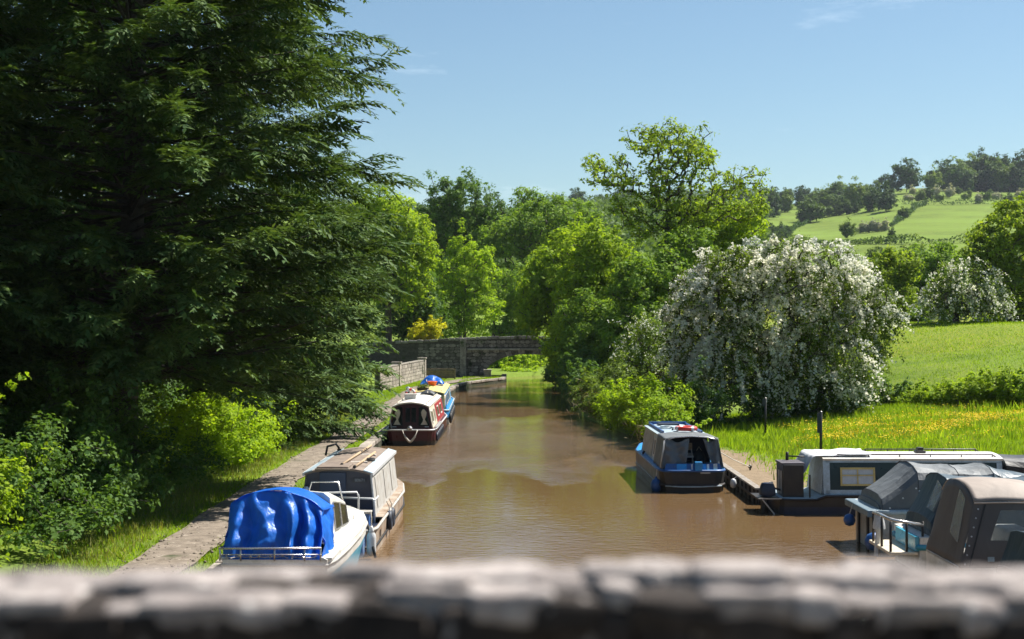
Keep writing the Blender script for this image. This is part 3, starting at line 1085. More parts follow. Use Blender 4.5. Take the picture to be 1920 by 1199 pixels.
# ---- the big conifers on the towpath side
def frond_proto(rng, n=8, droop=0.35):
    """a flat drooping spray: narrow blades either side of a midrib; x along, y across, z up"""
    Vs = []
    def blade(p, d, L, w):
        p = np.array(p); d = np.array(d) / np.linalg.norm(d)
        s = np.cross(d, [0, 0, 1.0]); s /= np.linalg.norm(s)
        Vs.append([p, p + d * L * .45 + s * w, p + d * L + np.array([0, 0, -.12 * L]), p + d * L * .45 - s * w])
    for i in range(n):
        t = .05 + .85 * i / (n - 1)
        z = -droop * t * t
        L = .30 * (1 - .55 * t) + .10
        for sg in (-1, 1):
            a = R(rng.uniform(34, 66))
            blade((t, 0, z), (math.cos(a), sg * math.sin(a), -.35 + rng.uniform(-.3, .45)), L * rng.uniform(.7, 1.25), .05)
    blade((.80, 0, -droop * .62), (1, 0, -.7), .26, .06)
    V = np.array(Vs).reshape(-1, 3)
    return V


def conifer_mesh(H, Rm, seed, nb=430, nf=15, zlow=0.05, lowf=.62):
    rng = np.random.default_rng(seed)
    protos = [frond_proto(rng, 8, rng.uniform(.25, .65)) for _ in range(6)]
    tubes, fr_p, fr_x, fr_l = [], [], [], []
    b = MB()
    b.tube([(0.25 * math.sin(i * .7) * (1 - i / 9), 0.2 * math.cos(i), H * i / 9 - .3 * (i == 0)) for i in range(10)], [max(.42 * (1 - i / 9.3), .03) for i in range(10)], 8)
    limb = MB()
    for i in range(nb):
        h = zlow + (1 - zlow) * ((i + rng.random()) / nb) ** 1.3
        z0 = H * h
        prof = (min(1, lowf + h * 2.0) if h < .19 else 1.0) * (1 - max(0, (h - .30) / .70) ** 1.35) + .03
        L = Rm * prof * rng.uniform(.76, 1.04)
        az = i * 2.39996 + rng.normal() * .3
        el = R(rng.uniform(-4, 22)) if h < .4 else R(rng.uniform(4, 32))
        sag = rng.uniform(.02, .12) if h < .16 else rng.uniform(.02, .22) if h < .35 else rng.uniform(-.02, .14)
        n = 7
        pts = []
        for k in range(n + 1):
            t = k / n
            rr = L * t
            pts.append(np.array([math.cos(az) * rr * math.cos(el * .7), math.sin(az) * rr * math.cos(el * .7), z0 + rr * math.sin(el) - sag * L * t * t + .12 * math.sin(t * 6 + i)]))
        limb.tube([tuple(p) for p in pts[:-1]], [max(.055 * (1 - k / n) * L / 6, .012) for k in range(n)], 4, False)
        pts = np.array(pts)
        out = np.array([math.cos(az), math.sin(az), 0])
        side = np.array([-math.sin(az), math.cos(az), 0])
        m = max(5, int(nf * L / Rm) + 4)
        ts = .26 + .74 * ((np.arange(m) + rng.random(m)) / m) ** .8
        for j, t in enumerate(ts):
            f = t * n; k = min(int(f), n - 1)
            p = pts[k] + (pts[k + 1] - pts[k]) * (f - k)
            sg = 1 if j % 2 else -1
            spread = .85 * (1 - .7 * t) + .15
            d = out * (.55 + .6 * t) + side * sg * spread * rng.uniform(.5, 1.3) + np.array([0, 0, rng.uniform(-.35, .5)])
            fr_p.append(p); fr_x.append(d); fr_l.append(rng.uniform(.5, 1.0))
            if rng.random() < .5:
                fr_p.append(p + rng.normal(size=3) * .12); fr_x.append(out + side * rng.normal() * .6 + np.array([0, 0, rng.uniform(.1, 1.0)])); fr_l.append(rng.uniform(.4, .8))
    P = np.array(fr_p); X = unit(np.array(fr_x)); Ls = np.array(fr_l)
    n = len(P)
    up = np.array([[0, 0, 1.0]]) + rng.normal(size=(n, 3)) * .28
    Yv = unit(np.cross(up, X)); Zv = np.cross(X, Yv)
    which = rng.integers(0, len(protos), n)
    Vs = []
    for q, pr in enumerate(protos):
        s = which == q
        if not s.any():
            continue
        loc = pr[None] * Ls[s][:, None, None]
        Vs.append((P[s][:, None] + loc[:, :, 0:1] * X[s][:, None] + loc[:, :, 1:2] * Yv[s][:, None] + loc[:, :, 2:3] * Zv[s][:, None]).reshape(-1, 3))
    V = np.concatenate(Vs)
    F = np.arange(len(V)).reshape(-1, 4)
    return b, limb, np_mesh('crown', V, F)


def conifer(label, base, crown_me, trunk_me, limb_me, rz, sc):
    o = thing('conifer_tree', label, 'tree', base, rz, 'tall conifers beside the towpath')
    o.scale = sc
    link_mesh('trunk', trunk_me, M_bark, o)
    link_mesh('limbs', limb_me, M_bark, o)
    link_mesh('crown', crown_me, L_conifer, o)
    return o


def tomesh(b, nm):
    me = bpy.data.meshes.new(nm); me.from_pydata(b.v, [], b.f); me.update()
    me.polygons.foreach_set('use_smooth', np.ones(len(me.polygons), dtype=bool))
    return me


cB = conifer_mesh(30, 7.0, 8, 590, 27, 0.075, .8)
tB, lB = tomesh(cB[0], 'trunk'), tomesh(cB[1], 'limbs')
conifer('tall dense dark green conifer whose boughs reach out over the maroon narrowboat', (-12.9, 58.5, -1.6), cB[2], tB, lB, 0.3, (1.03, 1.03, .98))
conifer('tall dark conifer in the middle of the row, above the sunlit bramble bush', (-10.7, 39.8, 1.3), cB[2], tB, lB, 1.9, (1.04, 1.04, 1.0))
conifer('tall dark conifer nearest the viewer at the picture\'s edge above the shaded hedge', (-17.6, 34, .6), cB[2], tB, lB, 4.1, (.95, .95, .9))
conifer('tall dark conifer filling the gap behind the front row of conifers', (-18.5, 50, 1.1), cB[2], tB, lB, 3.3, (.9, .9, .9))

# ---- shrubs and hedge on the towpath side
def bush(name, label, cat, base, lobes, n_cl, per, cl_r, leaf, lmat, seed, group=None, **kw):
    z = base[2]
    top = z + (max(l[2] + l[5] for l in lobes) - z) * .45
    return make_tree(name, label, cat, base, lobes, top, .06, n_cl, per, cl_r, leaf, lmat, M_bark, seed, group, parts=('stem', 'foliage'), steps=2, zmin=z - .05, **kw)


bush('hedge_bush', 'bright sunlit leafy bush at the very edge beside the parapet', 'bush', (-9.6, 25, .7),
     [(-10.0, 25.0, 1.9, .75, 1.3, 1.5), (-10.5, 27.5, 1.5, .8, 1.4, 1.3), (-11.0, 25.5, 2.3, 1.0, 2, 1.5)], 300, 60, .32, .105, L_spring, 21, 'bushes along the towpath', upb=.7)
bush('hedge_bush', 'hedge bush with shade painted into its dark green leaves beneath the conifer next to the towpath', 'bush', (-11.5, 34, 1.0),
     [(-10.2, 30, 1.5, 1.3, 2.4, 1.4), (-10.4, 33.5, 1.7, 1.4, 2.6, 1.6), (-9.9, 37, 1.4, 1.2, 2.4, 1.3), (-11.2, 37.5, 2.3, 1.5, 1.4, 1.9), (-9.0, 33, .9, .7, 3, .8), (-8.9, 29, .8, .6, 2.5, .7), (-8.8, 37, .8, .6, 2.5, .7), (-8.8, 41.5, .8, .6, 2, .7)], 640, 60, .36, .11, L_dark, 22, 'bushes along the towpath')  # darker leaf colour stands in for shade on this bush
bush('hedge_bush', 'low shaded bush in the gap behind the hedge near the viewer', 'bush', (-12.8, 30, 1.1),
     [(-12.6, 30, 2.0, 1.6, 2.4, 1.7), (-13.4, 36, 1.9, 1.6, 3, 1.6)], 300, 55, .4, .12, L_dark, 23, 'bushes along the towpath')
bush('bramble_bush', 'sunlit yellow green bramble bush beside the towpath behind the blue tarpaulin', 'bush', (-10.0, 46, .7),
     [(-9.9, 43.5, 1.35, 1.1, 1.7, 1.25), (-9.6, 46.5, 1.45, 1.2, 2.0, 1.4), (-9.3, 49.5, 1.25, 1.0, 2.0, 1.2), (-8.9, 47.5, .8, .7, 2.5, .7)], 420, 62, .33, .11, L_lime, 24, 'bushes along the towpath', upb=.7)
bush('hedge_bush', 'small ragged bush under the conifer boughs past the bramble', 'bush', (-9.4, 54, .6),
     [(-9.4, 53.5, 1.0, .9, 1.8, .9), (-9.2, 57, .9, .8, 2, .8)], 170, 50, .3, .11, L_mid, 25, 'bushes along the towpath')
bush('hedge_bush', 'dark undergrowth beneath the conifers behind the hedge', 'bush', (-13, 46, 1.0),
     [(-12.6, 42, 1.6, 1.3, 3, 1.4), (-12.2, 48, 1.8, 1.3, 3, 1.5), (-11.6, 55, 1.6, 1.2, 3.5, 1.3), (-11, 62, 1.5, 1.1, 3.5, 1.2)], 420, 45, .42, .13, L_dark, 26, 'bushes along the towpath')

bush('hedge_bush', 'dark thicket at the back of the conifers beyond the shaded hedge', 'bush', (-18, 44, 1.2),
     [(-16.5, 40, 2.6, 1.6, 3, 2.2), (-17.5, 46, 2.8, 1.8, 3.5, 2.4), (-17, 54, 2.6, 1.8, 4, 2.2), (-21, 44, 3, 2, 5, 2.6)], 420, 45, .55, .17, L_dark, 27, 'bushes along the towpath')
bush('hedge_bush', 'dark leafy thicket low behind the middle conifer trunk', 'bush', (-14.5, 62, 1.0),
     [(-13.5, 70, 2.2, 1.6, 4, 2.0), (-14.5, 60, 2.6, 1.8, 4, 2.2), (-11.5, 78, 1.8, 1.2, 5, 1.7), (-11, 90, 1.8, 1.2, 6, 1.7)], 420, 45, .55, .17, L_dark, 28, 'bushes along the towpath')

# ---- trees beyond the conifers and behind the bridge
T = []
def tree(label, d, base_x, rows, trunk_y, trunk_r, n_cl, per, cl_r, leaf, lm, seed, group='trees around the far bridge', name='broadleaf_tree', gz=None, bm=None, **kw):
    X = (base_x - 960) * d / 2667.0
    z = ground(X, d) - .1 if gz is None else gz
    top = at(base_x, trunk_y, d).z
    return make_tree(name, label, 'tree', (X, d, z), px_lobes(rows, d), top, trunk_r, n_cl, per, cl_r, leaf, lm, bm, seed, group, **kw)


tree('bright lime green young tree standing just behind the bridge parapet', 142, 872,
     [(870, 520, 0, 52, 78, 3), (845, 560, -1, 40, 60, 2.5), (905, 500, 0, 30, 50, 2.2), (895, 590, -.5, 45, 55, 2.5), (860, 470, 0, 25, 30, 1.5), (835, 600, 0, 35, 40, 2)], 560, .18, 460, 55, .5, .24, L_lime, 31, upb=.7)
tree('round dark green tree rising behind the lime green tree', 182, 862,
     [(860, 385, 0, 62, 58, 5), (820, 420, 0, 40, 55, 4), (900, 430, 0, 48, 60, 4), (840, 480, 1, 55, 70, 4), (930, 400, 2, 20, 40, 3)], 470, .4, 480, 60, .8, .34, L_dark, 32)
tree('broad mid green tree left of centre behind the round dark tree and the ash', 178, 985,
     [(960, 440, 0, 60, 55, 4.5), (1010, 420, 0, 55, 55, 4.5), (1060, 410, 1, 50, 48, 4), (1090, 440, 1, 40, 60, 4), (930, 480, -1, 45, 55, 4), (1000, 490, -1, 70, 60, 4)], 500, .4, 560, 55, .75, .33, L_mid, 33)
tree('thin crowned tree with bare twigs showing above the broad mid green tree', 190, 985,
     [(985, 365, 0, 24, 26, 2.5), (1005, 390, 0, 28, 26, 3), (970, 395, 0, 18, 20, 2)], 410, .2, 110, 26, .6, .32, L_mid, 34, shell=.3, tip=.03)
tree('mid green tree against the conifer boughs left of the bridge', 126, 730,
     [(735, 420, 0, 55, 62, 4), (770, 455, -1, 45, 60, 3.5), (720, 500, 0, 60, 70, 4), (775, 520, -1, 40, 60, 3), (700, 400, 0, 40, 50, 3)], 520, .3, 480, 58, .65, .28, L_spring, 35)
tree('shaded bushy tree filling the space between the conifer and the lime green tree', 131, 775,
     [(770, 560, 0, 45, 60, 3), (800, 600, 0, 38, 45, 2.5), (740, 590, 0, 45, 55, 3), (790, 530, 1, 35, 50, 3)], 610, .2, 360, 55, .6, .27, L_dark, 36)
bush('golden_shrub', 'small golden yellow shrub beside the bridge parapet', 'shrub', (at(800, 650, 127).x, 127, .4),
     px_lobes([(800, 622, 1, 26, 17, 1.3), (782, 632, 1, 18, 12, 1), (820, 613, 1, 15, 13, 1)], 126), 120, 45, .3, .2, L_gold, 37)
tree('leafy green tree closing the gap right of the lime green tree above the bridge', 152, 925,
     [(960, 540, 0, 38, 50, 3), (985, 590, 0, 40, 45, 3), (940, 600, 0, 30, 40, 2.5), (970, 625, -1, 40, 25, 2.5), (1010, 520, 1, 40, 40, 3)], 590, .18, 360, 52, .6, .27, L_mid, 38)
# right bank woodland
WB = 'leafy trees overhanging the right-hand bank'
tree('willow-like yellow green tree leaning over the water in front of the bridge', 112, 1065,
     [(1055, 510, 0, 55, 60, 4), (1015, 540, 0, 48, 55, 3.5), (1005, 590, 0, 42, 40, 3), (1070, 600, -2, 50, 60, 3.5), (1055, 655, -2, 30, 45, 2.5), (1075, 470, 1, 40, 45, 3)], 600, .25, 620, 56, .6, .25, L_spring, 41, WB)
tree('fresh green tree between the willow-like tree and the ash trunk', 103, 1120,
     [(1110, 470, 0, 55, 50, 3.5), (1150, 500, 0, 50, 60, 3.5), (1090, 540, -1, 50, 65, 3.5), (1140, 590, -2, 60, 70, 3.5), (1080, 620, -3, 45, 60, 3)], 560, .25, 620, 56, .58, .25, L_spring, 42, WB)
tree('dense darker green tree low over the water on the right-hand bank', 98, 1085,
     [(1085, 650, -2, 40, 50, 2.6), (1120, 660, -3, 45, 55, 2.6), (1075, 690, -2, 24, 35, 2), (1140, 640, -2, 45, 60, 2.6), (1100, 600, 0, 50, 50, 3)], 660, .2, 480, 58, .5, .22, L_mid, 43, WB)
tree('mid green tree below the ash crown behind the hawthorn', 90, 1215,
     [(1190, 540, 0, 45, 55, 3), (1215, 600, -1, 50, 60, 3), (1250, 520, 1, 45, 55, 3), (1180, 640, -1, 40, 55, 2.6), (1290, 470, 3, 50, 45, 3)], 600, .2, 520, 56, .5, .22, L_mid, 44, WB)
tree('yellow green tree behind the hawthorn to the right of the ash trunk', 102, 1350,
     [(1340, 430, 0, 60, 45, 3.5), (1390, 420, 0, 45, 45, 3), (1300, 470, 0, 55, 50, 3.5), (1370, 480, 0, 60, 50, 3.5)], 500, .2, 460, 52, .55, .24, L_spring, 45, WB)
tree('dark ivy-clad tree hanging above the water under the far trees', 117, 1045,
     [(1045, 700, 0, 20, 28, 1.6), (1050, 650, 1, 28, 35, 2.2), (1060, 715, -5, 18, 22, 1.6)], 690, .18, 220, 52, .45, .22, L_dark, 46, WB)

# the ash: open crown, limbs to be seen against the sky
tree('tall open-crowned ash tree with dark bare limbs against the sky', 96, 1238,
     [(1255, 265, 0, 72, 42, 2.8), (1205, 262, 0, 44, 30, 2.2), (1310, 282, 0, 50, 32, 2.4), (1265, 312, -.5, 75, 34, 2.8), (1150, 338, 0, 48, 30, 2), (1112, 310, 0, 24, 20, 1.4),
      (1345, 345, 0, 58, 36, 2.6), (1405, 345, 0, 42, 32, 2), (1425, 385, 0, 26, 24, 1.6), (1180, 390, -.5, 40, 25, 2), (1335, 400, -1, 65, 28, 2.4), (1225, 345, -1, 60, 28, 2.4), (1395, 400, 0, 40, 26, 2), (1160, 300, 0, 18, 14, 1.2), (1250, 375, -1, 60, 30, 2.4), (1205, 425, -1, 45, 26, 2), (1300, 440, -1, 50, 26, 2), (1270, 410, -1, 45, 24, 2)],
     380, .24, 800, 15, .44, .22, L_ash, 51, 'tall ash', 'ash_tree', bm=M_bark, shell=.3, tip=.02, lean=(.5, 0), upb=.5, flat=.6)

# understorey and scrub through the arch, beyond the bridge
for i, (x, y, d, rx, ry, lm) in enumerate([(950, 680, 150, 60, 30, L_lime), (990, 672, 165, 60, 45, L_spring), (925, 660, 170, 40, 40, L_mid), (975, 702, 139, 40, 10, L_lime), (1020, 690, 155, 40, 30, L_spring)]):
    p = at(x, y, d)
    bush('waterside_bush', ['sunlit bank foliage seen through the bridge arch', 'pale leafy bush at the back of the view through the arch', 'darker bush at the side of the arch opening beyond the bridge',
                            'low bright reeds at the water edge beyond the arch', 'leafy bush over the water beyond the arch on the bend'][i], 'bush', (p.x, d, .3),
         px_lobes([(x, y, 0, rx, ry, 3), (x - rx * .6, y + ry * .3, -1, rx * .6, ry * .7, 2)], d), 200, 45, .5, .26, lm, 60 + i, 'bushes beyond the arch')

# right bank: rough sunlit vegetation by the water
bush('waterside_bush', 'bright lime green waterside bush left of the blue canvas-topped boat', 'bush', (5.6, 62, .3),
     [(6.2, 60, 1.1, 1.2, 2.4, 1.0), (5.5, 65, 1.2, 1.0, 2.6, 1.0), (6.6, 63, 1.7, 1.2, 2.4, 1.0), (5.0, 69, 1.1, .9, 2.5, .9)], 420, 60, .3, .13, L_lime, 71, 'bushes by the water', upb=.75)
bush('waterside_bush', 'dull olive waterside bush with dry stems leaning out over the canal', 'bush', (4.6, 75, .3),
     [(4.6, 73, 1.1, .9, 2.4, .9), (4.4, 78, 1.2, .9, 2.6, 1.0), (5.6, 77, 1.8, 1.0, 2.4, 1.2)], 300, 52, .32, .15, L_thorn, 72, 'bushes by the water', upb=.7)
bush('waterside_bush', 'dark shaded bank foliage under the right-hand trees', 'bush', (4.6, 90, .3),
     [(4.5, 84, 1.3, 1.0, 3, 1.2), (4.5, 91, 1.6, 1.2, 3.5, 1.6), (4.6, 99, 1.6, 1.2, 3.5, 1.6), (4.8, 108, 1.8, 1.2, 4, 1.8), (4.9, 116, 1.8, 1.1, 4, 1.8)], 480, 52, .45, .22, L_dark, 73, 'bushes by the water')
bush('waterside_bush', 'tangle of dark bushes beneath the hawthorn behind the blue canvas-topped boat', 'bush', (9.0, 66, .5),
     [(8.3, 63.5, 1.3, 1.2, 1.6, 1.1), (10.4, 66, 1.4, 1.6, 1.6, 1.2), (13, 67, 1.5, 1.8, 1.6, 1.2), (15.6, 67.5, 1.6, 1.6, 1.5, 1.1)], 320, 50, .36, .15, L_dark, 74, 'bushes by the water')

# dry stems on the waterside
rng = np.random.default_rng(77)
n = 900
cx = rng.choice([0, 1, 2], n)
cen = np.array([[4.35, 73.5, .9], [5.9, 58.8, .7], [4.2, 77.5, 1.0]])[cx]
P = cen + rng.normal(size=(n, 3)) * np.array([.5, 1.0, .35])
Tn = rng.normal(size=(n, 3)) * .6 + np.array([-.3, -.2, .9])
V, F = leaf_quads(P, rng.normal(size=(n, 3)), .55, .05, rng, 0, Tn)
o = link_mesh('dry_stems', np_mesh('dry_stems', V, F), L_dead)
tag(o, 'dry straw-coloured stems at the water edge', 'stems', kind='stuff')


# ---- the hawthorns in blossom
def hawthorn(label, base, lobes, n_spray, n_cl, seed, blossom=26, bl=.085, leaf=.11, inner=45, group='flowering hawthorns', white=1.0, tone=L_bloom, spl=1.9):
    rng = np.random.default_rng(seed)
    base = np.array(base, float)
    o = thing('hawthorn_tree', label, 'tree', tuple(base), 0, group)
    C, D = lobe_clusters(lobes, n_cl, rng, .45, .15)
    k = C[:, 2] > base[2] + .5
    C, D = C[k], D[k]
    # sprays: leave the shell outwards, then arch over and hang
    S0, SD = lobe_clusters(lobes, n_spray, rng, .78, .12)
    k = S0[:, 2] > base[2] + .9
    S0, SD = S0[k], SD[k]
    skel = skeleton(base, base[2] + (C[:, 2].max() - base[2]) * .45, C, .28, rng, 3)
    link_mesh('trunk', np_mesh('trunk', skel[0] - base, skel[1], True), M_bark, o)
    m = len(C)
    rep = np.repeat(np.arange(m), inner)
    off = unit(rng.normal(size=(len(rep), 3))) * (rng.random(len(rep)) ** .45)[:, None] * .5
    P1 = C[rep] + off
    N1 = off + .4 * D[rep] + np.array([0, 0, .5]) + rng.normal(size=P1.shape) * .4
    ns = len(S0)
    Ln = spl * (.4 + .8 * rng.random(ns) ** 1.3)
    dirs = unit(SD * np.array([1, 1, .6]) + np.array([0, 0, .55]) + rng.normal(size=(ns, 3)) * .35)
    hang = .35 + .75 * rng.random(ns) + .35 * (S0[:, 2] < base[2] + 4.0)
    rb = np.repeat(np.arange(ns), blossom)
    t = .12 + .88 * rng.random(len(rb))
    def path(i, t):
        return S0[i] + dirs[i] * (Ln[i] * t * .8)[:, None] + np.array([0, 0, -1.0]) * (hang[i] * Ln[i] * t * t)[:, None]
    P2 = path(rb, t) + rng.normal(size=(len(rb), 3)) * .055
    # blossom thickness differs from bough to bough
    pn = np.array([noise.noise(Vector(p) * .55 + Vector((seed, 0, 0))) for p in S0])
    amt = np.clip(1.0 + 2.4 * pn - .04 * (S0[:, 0] - base[0]) + .7 * rng.normal(size=ns), .02, 1.0) * white
    sel = rng.random(len(rb)) < amt[rb]
    Pb = P2[sel]
    Pl = P2[~sel]
    rl = np.repeat(np.arange(ns), 5)
    Pl2 = path(rl, .1 + .9 * rng.random(len(rl))) + rng.normal(size=(len(rl), 3)) * .09
    PL = np.concatenate([P1, Pl, Pl2])
    NL = np.concatenate([N1, rng.normal(size=(len(Pl) + len(Pl2), 3)) + np.array([0, 0, .7])])
    V, F = leaf_quads(PL - base, NL, leaf * (.6 + .8 * rng.random(len(PL))), .6, rng)
    link_mesh('crown', np_mesh('crown', V, F), L_thorn, o)
    a = leaf_quads(Pb - base, rng.normal(size=(len(Pb), 3)) + np.array([0, 0, .5]), bl * (.6 + .8 * rng.random(len(Pb))), .9, rng, .2)
    link_mesh('blossom', np_mesh('blossom', *a), tone, o)
    return o


hz = ground(12.4, 68)
hawthorn('big hawthorn covered in white may blossom behind the moored boats', (12.4, 69.5, hz),
         [(12.2, 68, hz + 4.8, 4.4, 3.6, 3.2), (9.4, 67.5, hz + 4.4, 2.1, 2.4, 2.2), (15.8, 68.5, hz + 4.6, 2.3, 2.8, 2.4), (14.2, 67, hz + 6.9, 2.4, 2.6, 1.5), (10.4, 67, hz + 6.5, 2.0, 2.2, 1.5), (12.4, 66, hz + 7.2, 1.7, 2, 1.2),
          (10.6, 66, hz + 2.6, 2.2, 1.8, 1.9), (14.3, 66, hz + 2.8, 2.2, 2.0, 1.9), (16.9, 68, hz + 5.4, 1.4, 1.6, 1.2)],
         2300, 560, 5, 40, .115, .13, 56, spl=1.25)
hawthorn('smaller grey-white hawthorn in blossom beyond the pasture below the right-hand tree', (31.5, 101, ground(31.5, 101)),
         [(31.8, 100, 7.2, 2.3, 2.2, 2.3), (30.6, 99.5, 6.5, 1.6, 1.8, 1.5), (33.2, 100, 6.4, 1.6, 1.8, 1.3)], 520, 170, 6, 20, .14, .16, 36, white=.85)
hawthorn('small hawthorn with trailing white sprays at the shaded edge of the right-hand bank trees', (7.6, 80, .5),
         [(7.2, 79, 3.2, 1.3, 1.3, 1.8), (7.9, 80, 4.2, 1.2, 1.3, 1.3), (6.9, 78, 2.2, 1.2, 1.2, 1.2)], 320, 110, 9, 14, .09, .14, 36, white=.6)
bush('bare_shrub', 'brown twiggy half-dead shrub between the hawthorn and the waterside bushes', 'shrub', (8.0, 68.5, .4),
     [(7.9, 68, 2.4, .9, .9, 1.7), (7.6, 67.5, 1.5, .9, .9, 1.1), (8.3, 68.5, 3.5, .6, .6, .9)], 170, 46, .34, .13, L_brown, 78, asp=.35)

# ---- trees on the far side of the pasture, at the right
tree('large yellow green tree at the right-hand edge beyond the pasture', 104, 1895,
     [(1895, 430, 0, 72, 52, 3.5), (1860, 470, -1, 55, 50, 3), (1930, 400, 1, 60, 40, 3), (1930, 500, 0, 70, 70, 3.5), (1880, 530, 0, 60, 60, 3), (1960, 560, 0, 60, 60, 3)], 480, .3, 620, 54, .5, .24, L_ash, 81, 'trees beyond the pasture')
tree('small yellow green tree just right of the big hawthorn', 108, 1665,
     [(1665, 520, 0, 42, 45, 2.4), (1685, 500, 0, 30, 35, 2), (1655, 565, 0, 38, 35, 2.2), (1690, 560, 0, 30, 35, 2)], 560, .16, 330, 50, .48, .24, L_ash, 82, 'trees beyond the pasture')
tree('light green rounded tree behind the small hawthorn beyond the pasture', 150, 1735,
     [(1720, 500, 0, 60, 40, 4), (1770, 510, 0, 50, 45, 4), (1700, 560, 0, 50, 50, 4), (1760, 570, 0, 60, 40, 4)], 550, .2, 420, 48, .7, .34, L_mid, 83, 'trees beyond the pasture')
for i, (x, y, d, rx, ry, lm) in enumerate([(1715, 590, 112, 30, 20, L_mid), (1845, 601, 108, 22, 6, L_lime), (1900, 585, 112, 30, 25, L_dark), (1905, 590, 107, 10, 14, L_lime)]):
    p = at(x, y, d)
    bush('field_bush', ['leafy hedge bush between the two trees at the top of the pasture', 'low bright green clump in front of the small hawthorn on the pasture', 'dark bush under the right-hand tree at the top of the pasture',
                        'small bright sapling at the top of the pasture near the edge'][i], 'bush', (p.x, d, ground(p.x, d)),
         px_lobes([(x, y, 0, rx, ry, 1.6), (x + rx * .5, y + ry * .2, .5, rx * .7, ry * .8, 1.4)], d), 130, 44, .3, .18, lm, 90 + i, 'bushes at the top of the pasture')
# rough growth on the bank between meadow and pasture
for i, (x, y, d, rx, ry, lm) in enumerate([(1840, 730, 66, 58, 24, L_spring), (1720, 748, 69, 62, 14, L_spring), (1650, 742, 70, 40, 26, L_dark), (1900, 726, 64, 44, 28, L_spring), (1790, 742, 67, 55, 18, L_spring)]):
    p = at(x, y, d)
    bush('bank_bush', ['tall nettle clump on the bank between meadow and pasture', 'low bramble along the bank below the pasture', 'dark bush at the right-hand foot of the big hawthorn',
                       'light green scrub on the bank at the edge of view', 'light green scrub between the nettle clump and the low bramble'][i], 'bush', (p.x, d, ground(p.x, d)),
         px_lobes([(x, y, 0, rx, ry, 1.6), (x - rx * .5, y + ry * .3, .5, rx * .6, ry * .7, 1.4)], d), 190, 46, .24, .14, lm, 100 + i, 'bushes on the meadow bank', upb=.8)


# ---- hillside: trees, hedges and the wood along the top
def far_proto(nm, lobes, lm, seed, n_cl=95, per=34, cl=1.7, leaf=1.1):
    o = make_tree('hillside_tree', '', 'tree', (0, 0, 0), lobes, 4.5, .35, n_cl, per, cl, leaf, lm, M_bark, seed, zmin=1.2)
    return o


FL = [[(0, 0, 8, 5, 5, 5.5), (2, 0, 6, 4.5, 4, 4), (-2.5, 0, 6, 4, 4, 4)], [(0, 0, 9, 4.2, 4.2, 6.5), (1.5, 0, 5, 4, 4, 3.6)], [(0, 0, 6, 6.5, 6, 4.5), (-3, 0, 5, 4, 4, 3.5), (3.5, 0, 5, 4, 4, 3.5)]]
protos = {}
for k, lm in (('dark', L_fardark), ('mid', L_far), ('light', L_farlight), ('bloom', L_farbloom)):
    protos[k] = [far_proto('hillside_tree', FL[i], lm, 200 + i * 7 + len(k)) for i in range(3)]
used = set()


def far_tree(px, d, hgt, kind, label, group, i=None):
    i = random.randrange(3) if i is None else i
    pr = protos[kind][i]
    if (kind, i) not in used:
        used.add((kind, i)); o = pr
    else:
        o = copy_tree(pr)
    X = (px - 960) * d / 2667.0
    s = hgt / 13.5
    o.location = (X, d, ground(X, d) - .4 * s)
    o.rotation_euler = (0, 0, random.uniform(0, 6.28))
    o.scale = (s * random.uniform(.9, 1.2), s * random.uniform(.9, 1.2), s)
    if group != 'single trees on the hillside':
        label = {'dark': 'dark ', 'mid': 'mid green ', 'light': 'pale green ', 'bloom': 'white-flowered '}[kind] + label
    o['label'] = label; o['category'] = 'tree'; o['group'] = group
    return o


G1, G2, G3, G4 = 'trees of the wood on the hilltop', 'trees on the hillside behind the fields', 'bushes in the field hedges', 'trees on the ridge behind the ash'
GS = 'single trees on the hillside'


def hill_tree(px, y, hp, kind, label, group, i=None):
    """base at pixel height y, hp pixels tall"""
    d = d_at(px, y)
    return far_tree(px, d, hp * d / 2667.0, kind, label, group, i)


hill_tree(1700, 359, 62, 'dark', 'tallest dark round tree standing apart at the end of the hilltop wood', GS, 0)
hill_tree(1520, 418, 48, 'mid', 'rounded tree at the corner of the small sloping field', GS)
hill_tree(1590, 449, 38, 'light', 'olive green tree beside the blossoming hedge on the hillside', GS)
hill_tree(1672, 456, 24, 'dark', 'dark round bush at the lower edge of the hillside field', GS)
hill_tree(1648, 457, 16, 'dark', 'smaller dark bush touching the round bush below the hillside field', GS)
hill_tree(1695, 412, 26, 'mid', 'bushy tree in the hedge between the two big hillside fields', GS)
hill_tree(1748, 360, 46, 'light', 'lighter green tree beside the tallest tree on the hill', GS)
hill_tree(1662, 362, 36, 'dark', 'lower tree at the outer end of the hilltop wood', GS)
hill_tree(1600, 394, 48, 'light', 'broad pale green tree on the skyline above the middle field', GS)
hill_tree(1635, 396, 44, 'dark', 'dark broad tree above the middle hillside field', GS)
hill_tree(1665, 396, 42, 'dark', 'dark spreading tree between the broad tree and the hedge', GS)
for k in range(46):
    px = 1765 + 200 * random.random()
    hill_tree(px, 352 + 9 * random.random(), random.uniform(44, 60), random.choice(['dark', 'dark', 'mid', 'light']), 'tree in the wood along the hilltop', G1)
for k in range(22):
    hill_tree(1700 + k * 11 + random.uniform(-5, 5), 366 + random.random() * 17, random.uniform(14, 26), random.choice(['mid', 'bloom', 'dark', 'light', 'mid']), 'bush at the foot of the hilltop wood', G3)
for k in range(44):
    px = 1425 + 215 * random.random()
    hill_tree(px, 375 + 27 * random.random() * (1 - (px - 1425) / 420), random.uniform(22, 40), random.choice(['mid', 'dark', 'light', 'mid', 'mid']), 'tree in the belt behind the hillside fields', G2)
for k in range(12):
    hill_tree(1505 + 9 * k + random.uniform(-4, 4), 417 - 1.6 * k, random.uniform(16, 28), random.choice(['bloom', 'mid', 'dark', 'mid']), 'bush on the upper edge of the middle hillside field', G3)
